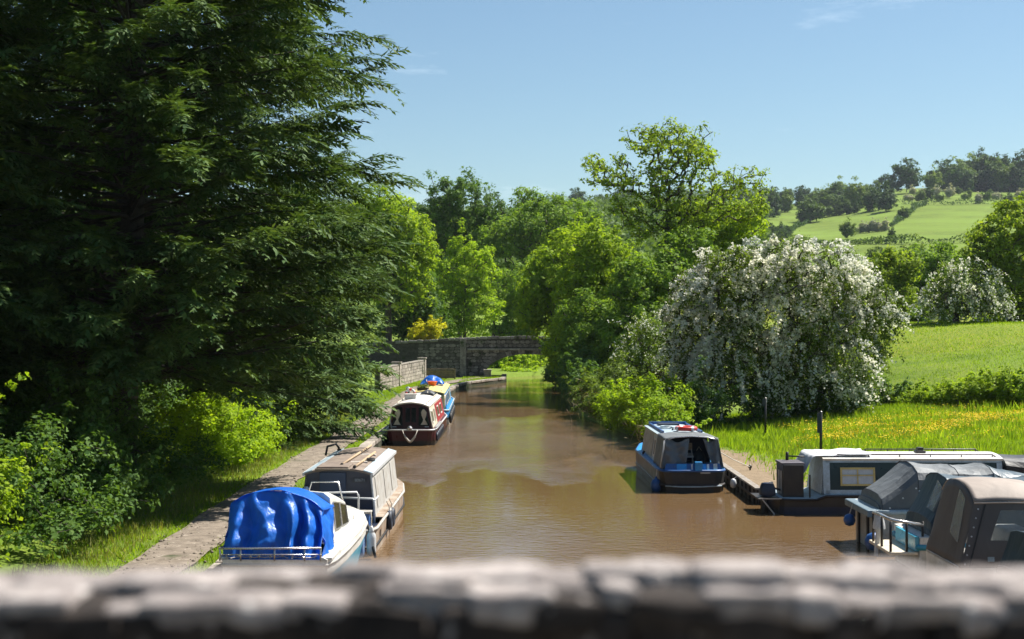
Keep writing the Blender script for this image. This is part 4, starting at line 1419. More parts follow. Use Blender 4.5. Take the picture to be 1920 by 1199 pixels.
for k in range(9):
    hill_tree(1612 + 6 * k, 438 - .5 * k, random.uniform(15, 22), 'bloom', 'hedge bush in the middle of the hillside', G3)
for k in range(46):
    px = 1060 + 390 * random.random()
    hill_tree(px, 386 + 30 * random.random(), random.uniform(28, 40), random.choice(['mid', 'dark', 'mid']), 'tree on the ridge seen through the ash crown', G4)
for k in range(22):
    hill_tree(1420 + 60 * random.random(), 440 + 22 * random.random(), random.uniform(14, 24), random.choice(['mid', 'dark']), 'tree below the small sloping field', G2)
for k in range(28):
    far_tree(1620 + 300 * random.random(), 255 + 70 * random.random(), random.uniform(5.0, 7.5), random.choice(['light', 'mid', 'light']), 'tree in the valley below the hillside fields', 'valley trees')

# woodland on the lower slope behind the waterside trees: reads as one mass
rng = np.random.default_rng(320)
n = 64000
pxs = rng.uniform(560, 1440, n)
dd = rng.uniform(300, 900, n) ** 1.0
Xw = (pxs - 960) * dd / 2667.0
zc = np.array([noise.noise(Vector((x * .075, y * .075, 2.0))) for x, y in zip(Xw, dd)])
P = np.column_stack([Xw, dd, land(Xw, dd) + (8 + 8 * zc) * (1 - .6 * rng.random(n) ** 2)])
V, F = leaf_quads(P, rng.normal(size=P.shape) + np.array([0, 0, .9]), 1.5 * (.6 + .8 * rng.random(n)), .75, rng)
tag(link_mesh('distant_woodland', np_mesh('distant_woodland', V, F), L_far), 'far wooded slope glimpsed behind the waterside trees', 'woodland', kind='stuff')


def hedgerow(label, pts, h, w, lm, seed, leaf=.7):
    rng = np.random.default_rng(seed)
    P = []
    for (x0, d0), (x1, d1) in zip(pts[:-1], pts[1:]):
        a = np.array([(x0 - 960) * d0 / 2667.0, d0]); b_ = np.array([(x1 - 960) * d1 / 2667.0, d1])
        n = int(np.linalg.norm(b_ - a) * 16)
        t = rng.random(n)[:, None]
        q = a + (b_ - a) * t + rng.normal(size=(n, 2)) * w * .35
        z = land(q[:, 0], q[:, 1]) + rng.random(n) ** .7 * h * (.8 + .35 * np.sin(q[:, 0] * .4))
        P.append(np.column_stack([q, z]))
    P = np.concatenate(P)
    V, F = leaf_quads(P, rng.normal(size=P.shape) + np.array([0, 0, .8]), leaf * (.6 + .8 * rng.random(len(P))), .7, rng)
    o = link_mesh('hedgerow', np_mesh('hedgerow', V, F), lm)
    tag(o, label, 'hedge', 'hedges on the hillside')


def hp(*pts):
    return [(x, d_at(x, y)) for x, y in pts]


hedgerow('dark hedge climbing between the small sloping field and the middle field', hp((1455, 448), (1490, 430), (1520, 416), (1545, 405)), 2.6, 1.6, L_fardark, 301)
hedgerow('hedge dividing the middle and upper hillside fields', hp((1672, 424), (1695, 410), (1715, 392), (1738, 384)), 2.6, 1.6, L_fardark, 302)
hedgerow('long hedge under the hilltop wood', hp((1690, 387), (1780, 385), (1870, 382), (1960, 380)), 3.4, 2.4, L_fardark, 303)
hedgerow('hedge along the bottom of the hillside fields', hp((1480, 455), (1600, 458), (1700, 458), (1850, 456)), 2.4, 1.6, L_far, 304)
hedgerow('hedge on the lower edge of the small sloping field', hp((1420, 436), (1450, 437), (1475, 436)), 3.0, 2.0, L_fardark, 305)

# ---- grass
L_grass = leaf_mat('grass_blade', (0.15, 0.27, 0.016), (0.29, 0.41, 0.03), 0.5, 0.04, 0.35)
L_grassdry = leaf_mat('pale_grass_blade', (0.17, 0.21, 0.05), (0.30, 0.30, 0.10), 0.3, 0.04, 0.35)


def grass(name, label, XY, h, w, lm, seed):
    rng = np.random.default_rng(seed)
    n = len(XY)
    Z = land(XY[:, 0], XY[:, 1])
    H = h * (.5 + .9 * rng.random(n))
    yaw = rng.random(n) * 6.283
    s = np.column_stack([np.cos(yaw), np.sin(yaw), np.zeros(n)]) * (w * (.6 + .8 * rng.random(n)))[:, None]
    bend = np.column_stack([rng.normal(size=n), rng.normal(size=n), np.zeros(n)]) * (H * .35)[:, None]
    B = np.column_stack([XY, Z - .02])
    tip = B + bend; tip[:, 2] += H
    V = np.stack([B - s, B + s, tip], 1).reshape(-1, 3)
    o = link_mesh(name, np_mesh(name, V, np.arange(n * 3).reshape(n, 3)), lm)
    tag(o, label, 'grass', kind='stuff')


rng = np.random.default_rng(401)


def field_pts(n, x0, x1, y0, y1, keep):
    q = np.column_stack([rng.uniform(x0, x1, n), rng.uniform(y0, y1, n)])
    return q[keep(q)]


def patchy(q, sc, off, th):
    return np.array([noise.noise(Vector((p[0] * sc, p[1] * sc, off))) for p in q]) > th


def right_keep(q):
    xr = np.interp(q[:, 1], [t[0] for t in RIGHT_BANK], [t[1] for t in RIGHT_BANK])
    d = q[:, 0] - xr
    bare = (d < (.5 + 2.9 * rng.random(len(q)) ** .45) * (1 - np.clip((q[:, 1] - 50) / 8, 0, 1)))
    return (d > .1) & ~bare & (q[:, 0] < .42 * q[:, 1] + 2)


grass('meadow_grass', 'long green meadow grass behind the moored boats', field_pts(150000, 7, 32, 41, 72, right_keep), .19, .016, L_grass, 402)
q = field_pts(16000, 7, 28, 41, 68, right_keep)
grass('pale_grass', 'paler seeding grass patches in the meadow', q[patchy(q, .35, 3, .12)], .27, .016, L_grassdry, 403)
q = field_pts(26000, 7, 27, 42, 64, right_keep)
q = q[patchy(q, .8, 9, .15)]
grass('tall_weeds', 'tall weed clumps along the earth path and bank', q, .40, .03, L_spring, 404)
grass('pasture_grass', 'grass of the upper pasture beyond the bank', field_pts(60000, 14, 46, 70, 104, lambda q: (q[:, 0] < .40 * q[:, 1] + 2)), .11, .022, L_grass, 405)
q = field_pts(80000, -9.4, -5.5, 24, 122, lambda q: (np.abs(q[:, 0] + 6.95 - .010 * np.clip(q[:, 1] - 70, 0, None) - .2 * np.clip(q[:, 1] - 104, 0, None)) > .42 + .3 * rng.random(len(q))) & (q[:, 0] < np.interp(q[:, 1], [t[0] for t in LEFT_BANK], [t[1] for t in LEFT_BANK]) - .28))
grass('verge_grass', 'short grass verge on both sides of the towpath', q, .10, .016, L_grass, 406)
q = field_pts(9000, -9.4, -7.7, 24, 75, lambda q: q[:, 0] < -7.75 - .5 * rng.random(len(q)))
grass('long_verge_grass', 'long pale grass at the foot of the towpath bushes', q, .2, .016, L_grassdry, 407)
q = field_pts(9000, -4.2, 0.0, 106, 124, lambda q: q[:, 0] < np.interp(q[:, 1], [t[0] for t in LEFT_BANK], [t[1] for t in LEFT_BANK]) - .2)
grass('quay_grass', 'short grass on the projecting quay before the bridge', q, .14, .03, L_grass, 408)

# buttercups
M_butter = leaf_mat('buttercup', (0.60, 0.42, 0.005), (0.75, 0.58, 0.01), 0.25, 0.06, 0.5)
q = field_pts(60000, 10, 32, 47, 70, lambda q: (np.exp(-((q[:, 1] - 57.5 - .25 * (q[:, 0] - 16)) / 3.4) ** 2) * np.clip((q[:, 0] - 10) / 3, 0, 1) * np.clip((25 - q[:, 0]) / 4, 0.05, 1) > rng.random(len(q)) * 1.1))
q = q[patchy(q, .5, 5, -.08)]
Z = land(q[:, 0], q[:, 1]) + .17 + .14 * rng.random(len(q))
V, F = leaf_quads(np.column_stack([q, Z]), rng.normal(size=(len(q), 3)) * .5 + np.array([0, -.4, 1]), .062, .9, rng, .1)
tag(link_mesh('buttercups', np_mesh('buttercups', V, F), M_butter), 'yellow buttercups scattered through the meadow', 'flowers', kind='stuff')

# ------------------------------------------------------------------ boats
P_white = paint('white_gelcoat', (0.72, 0.71, 0.67), 0.3, (0.50, 0.47, 0.40), 0.35, 2.2, 0.003)
P_cream = paint('cream_paint', (0.70, 0.62, 0.48), 0.4, (0.55, 0.46, 0.33), 0.4, 3)
P_creamroof = paint('pale_roof_paint', (0.68, 0.64, 0.58), 0.5, (0.48, 0.44, 0.38), 0.5, 3)
P_turq = paint('turquoise_hull', (0.03, 0.30, 0.45), 0.3, (0.10, 0.36, 0.48), 0.4, 2)
P_navy = paint('navy_paint', (0.010, 0.022, 0.055), 0.4, (0.020, 0.022, 0.035), 0.5, 3)
P_bluedoor = paint('blue_door_paint', (0.006, 0.03, 0.085), 0.4, (0.006, 0.03, 0.075), 0.4, 3)
P_blue = paint('bright_blue_paint', (0.02, 0.27, 0.62), 0.35, (0.04, 0.22, 0.46), 0.4, 3)
P_midblue = paint('mid_blue_paint', (0.02, 0.10, 0.32), 0.4, (0.03, 0.08, 0.2), 0.5, 3)
P_paleblue = paint('pale_blue_paint', (0.42, 0.53, 0.60), 0.45, (0.30, 0.36, 0.38), 0.5, 3.5)
P_maroon = paint('maroon_paint', (0.075, 0.008, 0.014), 0.3, (0.045, 0.008, 0.010), 0.5, 2)
P_red = paint('red_paint', (0.38, 0.03, 0.04), 0.4, (0.26, 0.03, 0.03), 0.4, 3)
P_black = paint('hull_blacking', (0.010, 0.010, 0.011), 0.42, (0.035, 0.028, 0.022), 0.5, 2.5, 0.004)
P_greenblack = paint('dark_green_paint', (0.006, 0.022, 0.020), 0.3, (0.010, 0.028, 0.026), 0.4, 3)
P_greyside = paint('weathered_grey_paint', (0.44, 0.43, 0.40), 0.6, (0.32, 0.29, 0.25), 0.5, 4, 0.003)
P_rust = paint('weathered_hull', (0.40, 0.34, 0.27), 0.6, (0.22, 0.14, 0.085), 0.6, 2.2, 0.004)
P_roofbrown = paint('weathered_brown_roof', (0.25, 0.195, 0.15), 0.75, (0.16, 0.12, 0.095), 0.6, 2.5, 0.004)
P_wood = paint('bare_timber', (0.50, 0.36, 0.22), 0.7, (0.34, 0.23, 0.13), 0.5, 8, 0.003)
P_steel = paint('stainless_tube', (0.62, 0.62, 0.62), 0.25, (0.5, 0.48, 0.46), 0.4, 6, 0, 0.8)
P_rope = paint('white_rope', (0.62, 0.58, 0.50), 0.9, (0.45, 0.4, 0.33), 0.5, 20, 0.004)
P_rubber = paint('black_rubber', (0.012, 0.012, 0.013), 0.65, (0.025, 0.024, 0.022), 0.4, 8)
P_orange = paint('orange_plastic', (0.75, 0.12, 0.02), 0.4, (0.6, 0.1, 0.02), 0.3, 5)
P_redring = paint('red_plastic', (0.62, 0.035, 0.02), 0.4, (0.5, 0.05, 0.03), 0.4, 5)
P_yellow = paint('yellow_paint', (0.62, 0.50, 0.18), 0.45, (0.5, 0.38, 0.13), 0.4, 4)
P_tyre = paint('old_fender', (0.02, 0.03, 0.055), 0.6, (0.012, 0.012, 0.015), 0.5, 5)
P_fwhite = paint('white_fender', (0.62, 0.63, 0.64), 0.35, (0.45, 0.45, 0.44), 0.4, 6)
P_fblue = paint('blue_fender', (0.10, 0.22, 0.48), 0.35, (0.30, 0.38, 0.5), 0.5, 5)
P_cleardark = glass_mat('dark_glass', (0.015, 0.018, 0.02))
P_curtain = paint('curtain', (0.55, 0.60, 0.62), 0.9, (0.45, 0.5, 0.54), 0.5, 10)
P_print = paint('grey_lettering', (0.32, 0.35, 0.37), 0.6)
P_plate = paint('number_plate', (0.030, 0.036, 0.045), 0.5)
C_blue = canvas_mat('blue_tarpaulin', (0.025, 0.22, 0.80), 0.36, 0.05, 4.5, 0.42)
C_grey = canvas_mat('grey_canvas', (0.12, 0.13, 0.135), 0.6, 0.05, 2.4)
C_dark = canvas_mat('charcoal_canvas', (0.028, 0.033, 0.038), 0.55, 0.05, 2.2)
C_teal = canvas_mat('blue_grey_canvas', (0.045, 0.072, 0.090), 0.45, 0.06, 1.8)
C_tealdark = canvas_mat('dark_teal_canvas', (0.010, 0.026, 0.042), 0.5, 0.04, 2.2)
C_brown = canvas_mat('taupe_canvas', (0.30, 0.245, 0.205), 0.7, 0.02, 2.2)
C_brownshade = canvas_mat('shaded_taupe_canvas', (0.12, 0.105, 0.096), 0.7, 0.02, 2.2)  # darker copy of the roof canvas, with the sides' shade painted in
C_white = canvas_mat('white_sheet', (0.62, 0.63, 0.65), 0.7, 0.05, 2.0)
C_black = canvas_mat('black_cover', (0.014, 0.014, 0.016), 0.5, 0.05, 2.0)
V_clear = clear_mat('clear_vinyl', 0.42)
V_window = clear_mat('clear_window', 0.22)


def hull(o, st, mat, name='hull', zb=-0.4, mid=0.5):
    rings = []
    for s in st:
        y, w, wl, zg = s[:4]
        zm = zg * (1 - mid)
        wm = w + (wl - w) * .35
        rings.append([Vector((-w, y, zg)), Vector((-wm, y, zm)), Vector((-wl, y, zb)), Vector((wl, y, zb)), Vector((wm, y, zm)), Vector((w, y, zg))])
    b = MB(); b.loft(rings, False)
    b.poly(rings[0][::-1]); b.poly(rings[-1])
    return b.build(name, mat, o)


def deck(o, st, mat, dz=0.0, name='deck', inset=0.0, thick=.03):
    l = [Vector((-max(s[1] - inset, .01), s[0], s[3] + dz)) for s in st]
    r = [Vector((max(s[1] - inset, .01), s[0], s[3] + dz)) for s in st]
    b = MB()
    b.loft([[a, (a + c) / 2, c] for a, c in zip(l, r)], False)
    return b.build(name, mat, o, solid=thick)


def strake(o, st, mat, dz, r, name='rubbing_strake', out=.01, close=True):
    pts = [(-(s[1] + out), s[0], s[3] + dz) for s in reversed(st)] + [((s[1] + out), s[0], s[3] + dz) for s in st]
    b = MB(); b.tube(pts, r, 6)
    return b.build(name, mat, o, smooth=True)


class Cabin:
    def __init__(s, y0, y1, wb, wt, zb, zt, camber=.08, rake0=0.0, rake1=0.0):
        s.__dict__.update(locals())

    def x(s, z):
        return s.wb + (s.wt - s.wb) * (z - s.zb) / (s.zt - s.zb)

    def roof_pts(s, y, over=0.0, dz=0.0):
        w = s.wt + over
        return [Vector((w * t, y, s.zt + dz + s.camber * (1 - abs(t) ** 2.2))) for t in (-1, -.75, -.45, -.15, .15, .45, .75, 1)]

    def face(s, end, inset=0.0, dz=0.0):
        y = s.y0 if end == 0 else s.y1
        rk = s.rake0 if end == 0 else -s.rake1
        return [Vector((-s.wb + inset, y, s.zb + dz))] + [p + Vector((inset if p.x < 0 else -inset, rk, -inset)) for p in s.roof_pts(y)] + [Vector((s.wb - inset, y, s.zb + dz))]


def build_cabin(o, c, m_side, m_roof, m_end0, m_end1=None, over=.04):
    for sg in (-1, 1):
        b = MB()
        b.plate([(sg * c.wb, c.y0, c.zb), (sg * c.wb, c.y1, c.zb), (sg * c.wt, c.y1 - c.rake1, c.zt), (sg * c.wt, c.y0 + c.rake0, c.zt)], (-sg * .04, 0, 0))
        b.build('cabin_side', m_side, o)
    b = MB()
    b.loft([c.roof_pts(c.y0 + c.rake0 - over, over), c.roof_pts(c.y1 - c.rake1 + over, over)], False)
    b.build('roof', m_roof, o, solid=.05, smooth=False)
    for e, m in ((0, m_end0), (1, m_end1 or m_end0)):
        b = MB(); b.plate(c.face(e), (0, .04 if e == 0 else -.04, 0)); b.build('bulkhead', m, o)


def side_window(o, c, sg, y0, y1, z0, z1, mf, mp, fw=.05, off=.018, name='window', slant=0.0, bars=()):
    def pt(y, z, e):
        return Vector((sg * (c.x(z) + e), y + slant * (z - z0), z))
    b = MB()
    n = (sg * .016, 0, 0)
    for (a0, a1, b0, b1) in ((y0, y1, z0, z0 + fw), (y0, y1, z1 - fw, z1), (y0, y0 + fw, z0 + fw, z1 - fw), (y1 - fw, y1, z0 + fw, z1 - fw)):
        b.plate([pt(a0, b0, off), pt(a1, b0, off), pt(a1, b1, off), pt(a0, b1, off)], n)
    for (kind, t) in bars:
        if kind == 'v':
            yy = y0 + (y1 - y0) * t
            b.plate([pt(yy - .015, z0 + fw, off), pt(yy + .015, z0 + fw, off), pt(yy + .015, z1 - fw, off), pt(yy - .015, z1 - fw, off)], n)
        else:
            zz = z0 + (z1 - z0) * t
            b.plate([pt(y0 + fw, zz - .015, off), pt(y1 - fw, zz - .015, off), pt(y1 - fw, zz + .015, off), pt(y0 + fw, zz + .015, off)], n)
    w = b.build(name, mf, o)
    b = MB()
    b.plate([pt(y0 + fw * .5, z0 + fw * .5, off - .014), pt(y1 - fw * .5, z0 + fw * .5, off - .014), pt(y1 - fw * .5, z1 - fw * .5, off - .014), pt(y0 + fw * .5, z1 - fw * .5, off - .014)], (sg * .008, 0, 0))
    b.build('pane', mp, w)
    return w


def handrail(o, c, mat, x, y0, y1, n=5, h=.07):
    b = MB()
    def zr(xx): return c.zt + c.camber * (1 - abs(xx / c.wt) ** 2.2)
    b.tube([(x, y0, zr(x) + .02), (x, y0 + .1, zr(x) + h + .03), (x, y1 - .1, zr(x) + h + .03), (x, y1, zr(x) + .02)], .018, 6)
    for k in range(n):
        y = y0 + .1 + (y1 - y0 - .2) * k / (n - 1)
        b.tube([(x, y, zr(x)), (x, y, zr(x) + h + .03)], .014, 5)
    return b.build('handrail', mat, o, smooth=True)


def tyre_fender(label, loc, rot, r=.2, grp='tyre fenders', mat=None):
    o = thing('tyre_fender', label, 'fender', loc, 0, grp)
    m = Matrix.Rotation(R(90), 3, 'Y') @ Matrix.Identity(3)
    m = Matrix.Rotation(rot, 3, 'Z') @ m
    b = MB(); b.torus((0, 0, 0), r * .72, r * .28, m); b.build('tyre', mat or P_tyre, o, smooth=True)
    b = MB(); b.tube([(0, 0, r * .9), (-.02, .01, r * 1.4), (-.08, 0, r * 1.9)], .012, 5); b.build('rope', P_rope, o)


def long_fender(label, loc, mat, L=.55, r=.1, cap=None):
    o = thing('hanging_fender', label, 'fender', loc, 0, 'long fenders hanging between the boats')
    pr = [(.02, 0), (r * .6, .02), (r * .95, .07), (r, .14), (r, L - .15), (r * .9, L - .08), (r * .45, L), (.035, L + .05), (.03, L + .1)]
    b = MB(); b.lathe((0, 0, 0), pr, 14); b.build('body', mat, o, smooth=True)
    b = MB(); b.lathe((0, 0, L - .03), [(r * .62, 0), (r * .5, .05), (.045, .09), (.03, .14)], 12); b.build('cap', cap or mat, o, smooth=True)
    b = MB(); b.tube([(0, 0, L + .08), (0, .03, L + .28), (-.02, .08, L + .42)], .012, 5); b.build('rope', P_rope, o)


def tent(o, secs, mat, name, wr=.012, seed=0.0, solid=.012, sub=6, cap0=True, seam=None):
    """canvas stretched over hoops: secs = (y, half width, z base, z eave, z top)"""
    def ring_of(y, w, zb, ze, zt, sag):
        key = [(-w, zb), (-w * .965, ze), (-w * .86, ze + (zt - ze) * .52), (-w * .55, zt - (zt - ze) * .14), (0, zt), (w * .55, zt - (zt - ze) * .14), (w * .86, ze + (zt - ze) * .52), (w * .965, ze), (w, zb)]
        pts = []
        for (a, c) in zip(key[:-1], key[1:]):
            for k in range(3):
                t = k / 3
                pts.append((a[0] + (c[0] - a[0]) * t, a[1] + (c[1] - a[1]) * t))
        pts.append(key[-1])
        out = []
        for (x, z) in pts:
            hgt = max(0, (z - zb) / max(zt - zb, .01))
            k = wr * noise.noise(Vector((x * 2.0 + seed, y * 3.2, z * 1.2))) + wr * .8 * abs(noise.noise(Vector((x * 4 + seed, y * 7, z * 2.5))))
            out.append(Vector((x * (1 - .03 * sag * (1 - hgt)) + k * (1 if x > 0 else -1), y, z - .05 * sag * hgt ** 2 + k)))
        return out
    rings = []
    for (a, c) in zip(secs[:-1], secs[1:]):
        for k in range(sub):
            t = k / sub
            rings.append(ring_of(*[p + (q - p) * t for p, q in zip(a, c)], math.sin(math.pi * t)))
    rings.append(ring_of(*secs[-1], 0))
    b = MB(); b.loft(rings, False)
    if cap0:
        b.poly(rings[0])
    ob = b.build(name, mat, o, smooth=False, solid=solid)
    if seam is not None:
        for sc in secs:
            r_ = ring_of(*sc, 0)
            b = MB(); b.tube([p * 1.0 + Vector((0, 0, .006)) for p in r_], .011, 4, False); b.build('seam', seam, ob)
    return ob


# ---- 1. cabin cruiser under the blue tarpaulin
def cruiser_blue():
    o = thing('cabin_cruiser', 'white and turquoise cabin cruiser with a crumpled blue tarpaulin over its stern', 'boat', (-4.32, 25.9, 0), R(-1.5))
    st = [(0, .96, .84, .86), (.6, 1.02, .9, .86), (1.8, 1.08, .94, .87), (3.4, 1.12, .92, .92), (4.6, 1.08, .78, .98), (5.3, .92, .5, 1.03), (5.8, .62, .22, 1.06), (6.1, .2, .05, 1.08)]
    hull(o, [(s[0], s[1] * .985, s[2], .55 + (s[3] - .86) * .8) for s in st], P_turq)
    rings = []
    for s in st:
        z0 = .56 + (s[3] - .86) * .8
        rings.append((Vector((s[1] * .99, s[0], z0)), Vector((s[1], s[0], s[3])), Vector((s[1] - .07, s[0], s[3] + .03))))
    b = MB(); b.loft(rings, False); b.loft([[Vector((-p.x, p.y, p.z)) for p in r] for r in rings], False)
    r0 = rings[0]
    b.poly([Vector((-r0[0].x, 0, r0[0].z)), Vector((r0[0].x, 0, r0[0].z)), Vector((r0[1].x, 0, r0[1].z)), Vector((-r0[1].x, 0, r0[1].z))])
    b.build('topsides', P_white, o)
    strake(o, st, P_greyside, -.10, .03, out=.012)
    deck(o, st[2:], P_white, .015, 'foredeck', .06)
    deck(o, st[:3], P_white, -.25, 'cockpit_floor', .06)
    b = MB()
    for sg in (-1, 1):
        b.box((sg * .93, 1.0, .87), (.22, 1.9, .05))
    b.build('side_deck', P_white, o, bevel=.01)
    # wheelhouse
    secs = [(1.85, .80, .92, 1.86), (2.4, .82, .92, 1.80), (3.55, .86, .95, 1.56), (3.75, .84, .96, 1.46), (4.25, .72, .99, 1.06)]
    rr = []
    for (y, w, z0, z1) in secs:
        rr.append([Vector((-w, y, z0)), Vector((-w * .9, y, z1 - .1)), Vector((-w * .74, y, z1)), Vector((0, y, z1 + .05)), Vector((w * .74, y, z1)), Vector((w * .9, y, z1 - .1)), Vector((w, y, z0))])
    b = MB(); b.loft(rr, False); b.poly(rr[0]); b.build('wheelhouse', P_white, o, bevel=.015)
    for (ya, yb) in ((2.06, 2.72), (2.78, 3.5)):
        def q(y, t):
            f = np.interp(y, [s[0] for s in secs], [s[1] for s in secs]); zz = np.interp(y, [s[0] for s in secs], [s[3] for s in secs])
            z0 = .95
            return Vector((f + (f * .9 - f) * t + .008, y, z0 + (zz - .1 - z0) * t))
        w = MB(); n = (.015, 0, .004)
        pa = [q(ya, .18), q(yb, .18), q(yb, .9), q(ya, .9)]
        c = sum(pa, Vector()) / 4
        inn = [p + (c - p) * .09 for p in pa]
        for i in range(4):
            w.plate([pa[i], pa[(i + 1) % 4], inn[(i + 1) % 4], inn[i]], n)
        wo = w.build('window', P_steel, o)
        w = MB(); w.plate(inn, (.006, 0, 0)); w.build('pane', P_cleardark, wo)
    b = MB(); b.box((0, 3.98, 1.27), (1.1, .02, .3), 0, R(-52)); b.build('windscreen', P_cleardark, o)
    # rails
    b = MB()
    xs_ = (-1.0, -.62, 0.0, .55, .84)
    b.tube([(-1.02, 0.9, 1.02), (-1.02, -.02, 1.06), (.86, -.04, 1.08)], .02, 6)
    for x in xs_:
        b.tube([(x, -.02, .84), (x, -.02, 1.07)], .016, 6)
    b.tube([(-1.0, -.02, .95), (.86, -.03, .96)], .012, 5)
    b.build('stern_rail', P_steel, o, smooth=True)
    b = MB()
    b.tube([(.45, 5.75, 1.07), (.30, 5.8, 1.62), (-.3, 5.8, 1.62), (-.45, 5.75, 1.07)], .02, 6)
    b.build('bow_rail', P_steel, o, smooth=True)
    b = MB(); b.lathe((.5, 5.0, 1.03), [(.09, 0), (.09, .04), (.03, .06), (.03, .12), (.07, .13)], 10); b.lathe((.75, 4.1, .99), [(.05, 0), (.05, .03)], 8)
    b.build('deck_fitting', P_steel, o)

    # tarpaulin: folded rear sheet, right flap, top
    def ztop(t):
        return 2.03 - .30 * abs(t + .1) ** 2.4
    def rear(u, v):
        t = u * 2 - 1
        x = -.08 + t * (.86 + .05 * (1 - v))
        y = .06 + .62 * v ** 1.1
        z = .83 + (ztop(t) - .83) * v
        amp = .20 * math.sin(math.pi * min(1, v * 1.04)) ** .7 * (1 - .35 * v) + .02
        ph = 4.3 * (u + .09 * math.sin(7.5 * u)) + .95 * noise.noise(Vector((u * 2.6, v * 1.4, 1))) - .25 * v * math.sin(3 * u)
        fold = (abs((ph % 1) - .5) * 2) * (.55 + .75 * abs(noise.noise(Vector((u * 3.3, 2.0, .4)))) * 2)
        y += amp * (fold - .5) * 1.6 + .07 * noise.noise(Vector((u * 9, v * 6, 3.0))) * (1 - .7 * v) + .05 * abs(noise.noise(Vector((u * 5 + v * 6, v * 5 - u * 3, 5.0)))) + .07 * noise.noise(Vector((u * 14, v * 9, 7))) * max(0, .35 - v)
        x += .05 * noise.noise(Vector((u * 6, v * 3, 9.0)))
        return Vector((x, y, z))
    b = MB(); b.grid(rear, 72, 36); b.build('tarpaulin', C_blue, o, smooth=True, solid=.01)
    for k in range(9):
        pp = rear(.06 + .11 * k, .06)
        b = MB(); b.torus((pp.x, pp.y - .02, pp.z), .022, .007, Matrix.Rotation(R(80), 3, 'X'), 10, 5); b.build('eyelet', P_steel, o)
    b = MB(); b.tube([rear(.06 + .11 * k / 2, .05 + (.0 if k % 2 else .015)) + Vector((0, -.02, 0)) for k in range(17)], .008, 4); b.build('tie_cord', P_rope, o)
    def side(u, v):
        x = .80 + .08 * (1 - v) - .06 * v
        y = .10 + .60 * v + u * (1.25 - .55 * v * 0)
        z = .86 + (ztop(.95) - .90) * v - .06 * u * v
        k = .09 * noise.noise(Vector((y * 3.5, z * 2.2, 4.0))) + .05 * noise.noise(Vector((y * 8, z * 5, 2)))
        return Vector((x + k, min(y, 2.05), z))
    b = MB(); b.grid(side, 24, 24); b.build('tarpaulin_flap', C_blue, o, smooth=True, solid=.01)
    b = MB(); b.grid(lambda u, v: Vector((-(.95 + .06 * noise.noise(Vector((u * 4, v * 4, 2)))), .08 + .6 * v + u * 1.2, .86 + (ztop(-1) - .86) * v)), 16, 16)
    b.build('tarpaulin_flap', C_blue, o, smooth=True, solid=.01)
    def top(u, v):
        t = u * 2 - 1
        return Vector((-.08 + t * .86, .66 + v * 1.4, ztop(t) + .01 - .10 * v + .03 * noise.noise(Vector((u * 5, v * 4, 6)))))
    b = MB(); b.grid(top, 28, 14); b.build('tarpaulin_top', C_blue, o, smooth=True, solid=.01)


cruiser_blue()
long_fender('white long fender hanging nearest the blue stern of the navy narrowboat', (-3.08, 31.15, .05), P_fwhite, .56, .105)
long_fender('blue and white long fender beside the cruiser bow', (-3.30, 30.85, .06), P_fblue, .56, .10, P_midblue)
long_fender('thin white fender against the turquoise hull of the cruiser', (-3.36, 30.2, .05), P_fwhite, .6, .075)

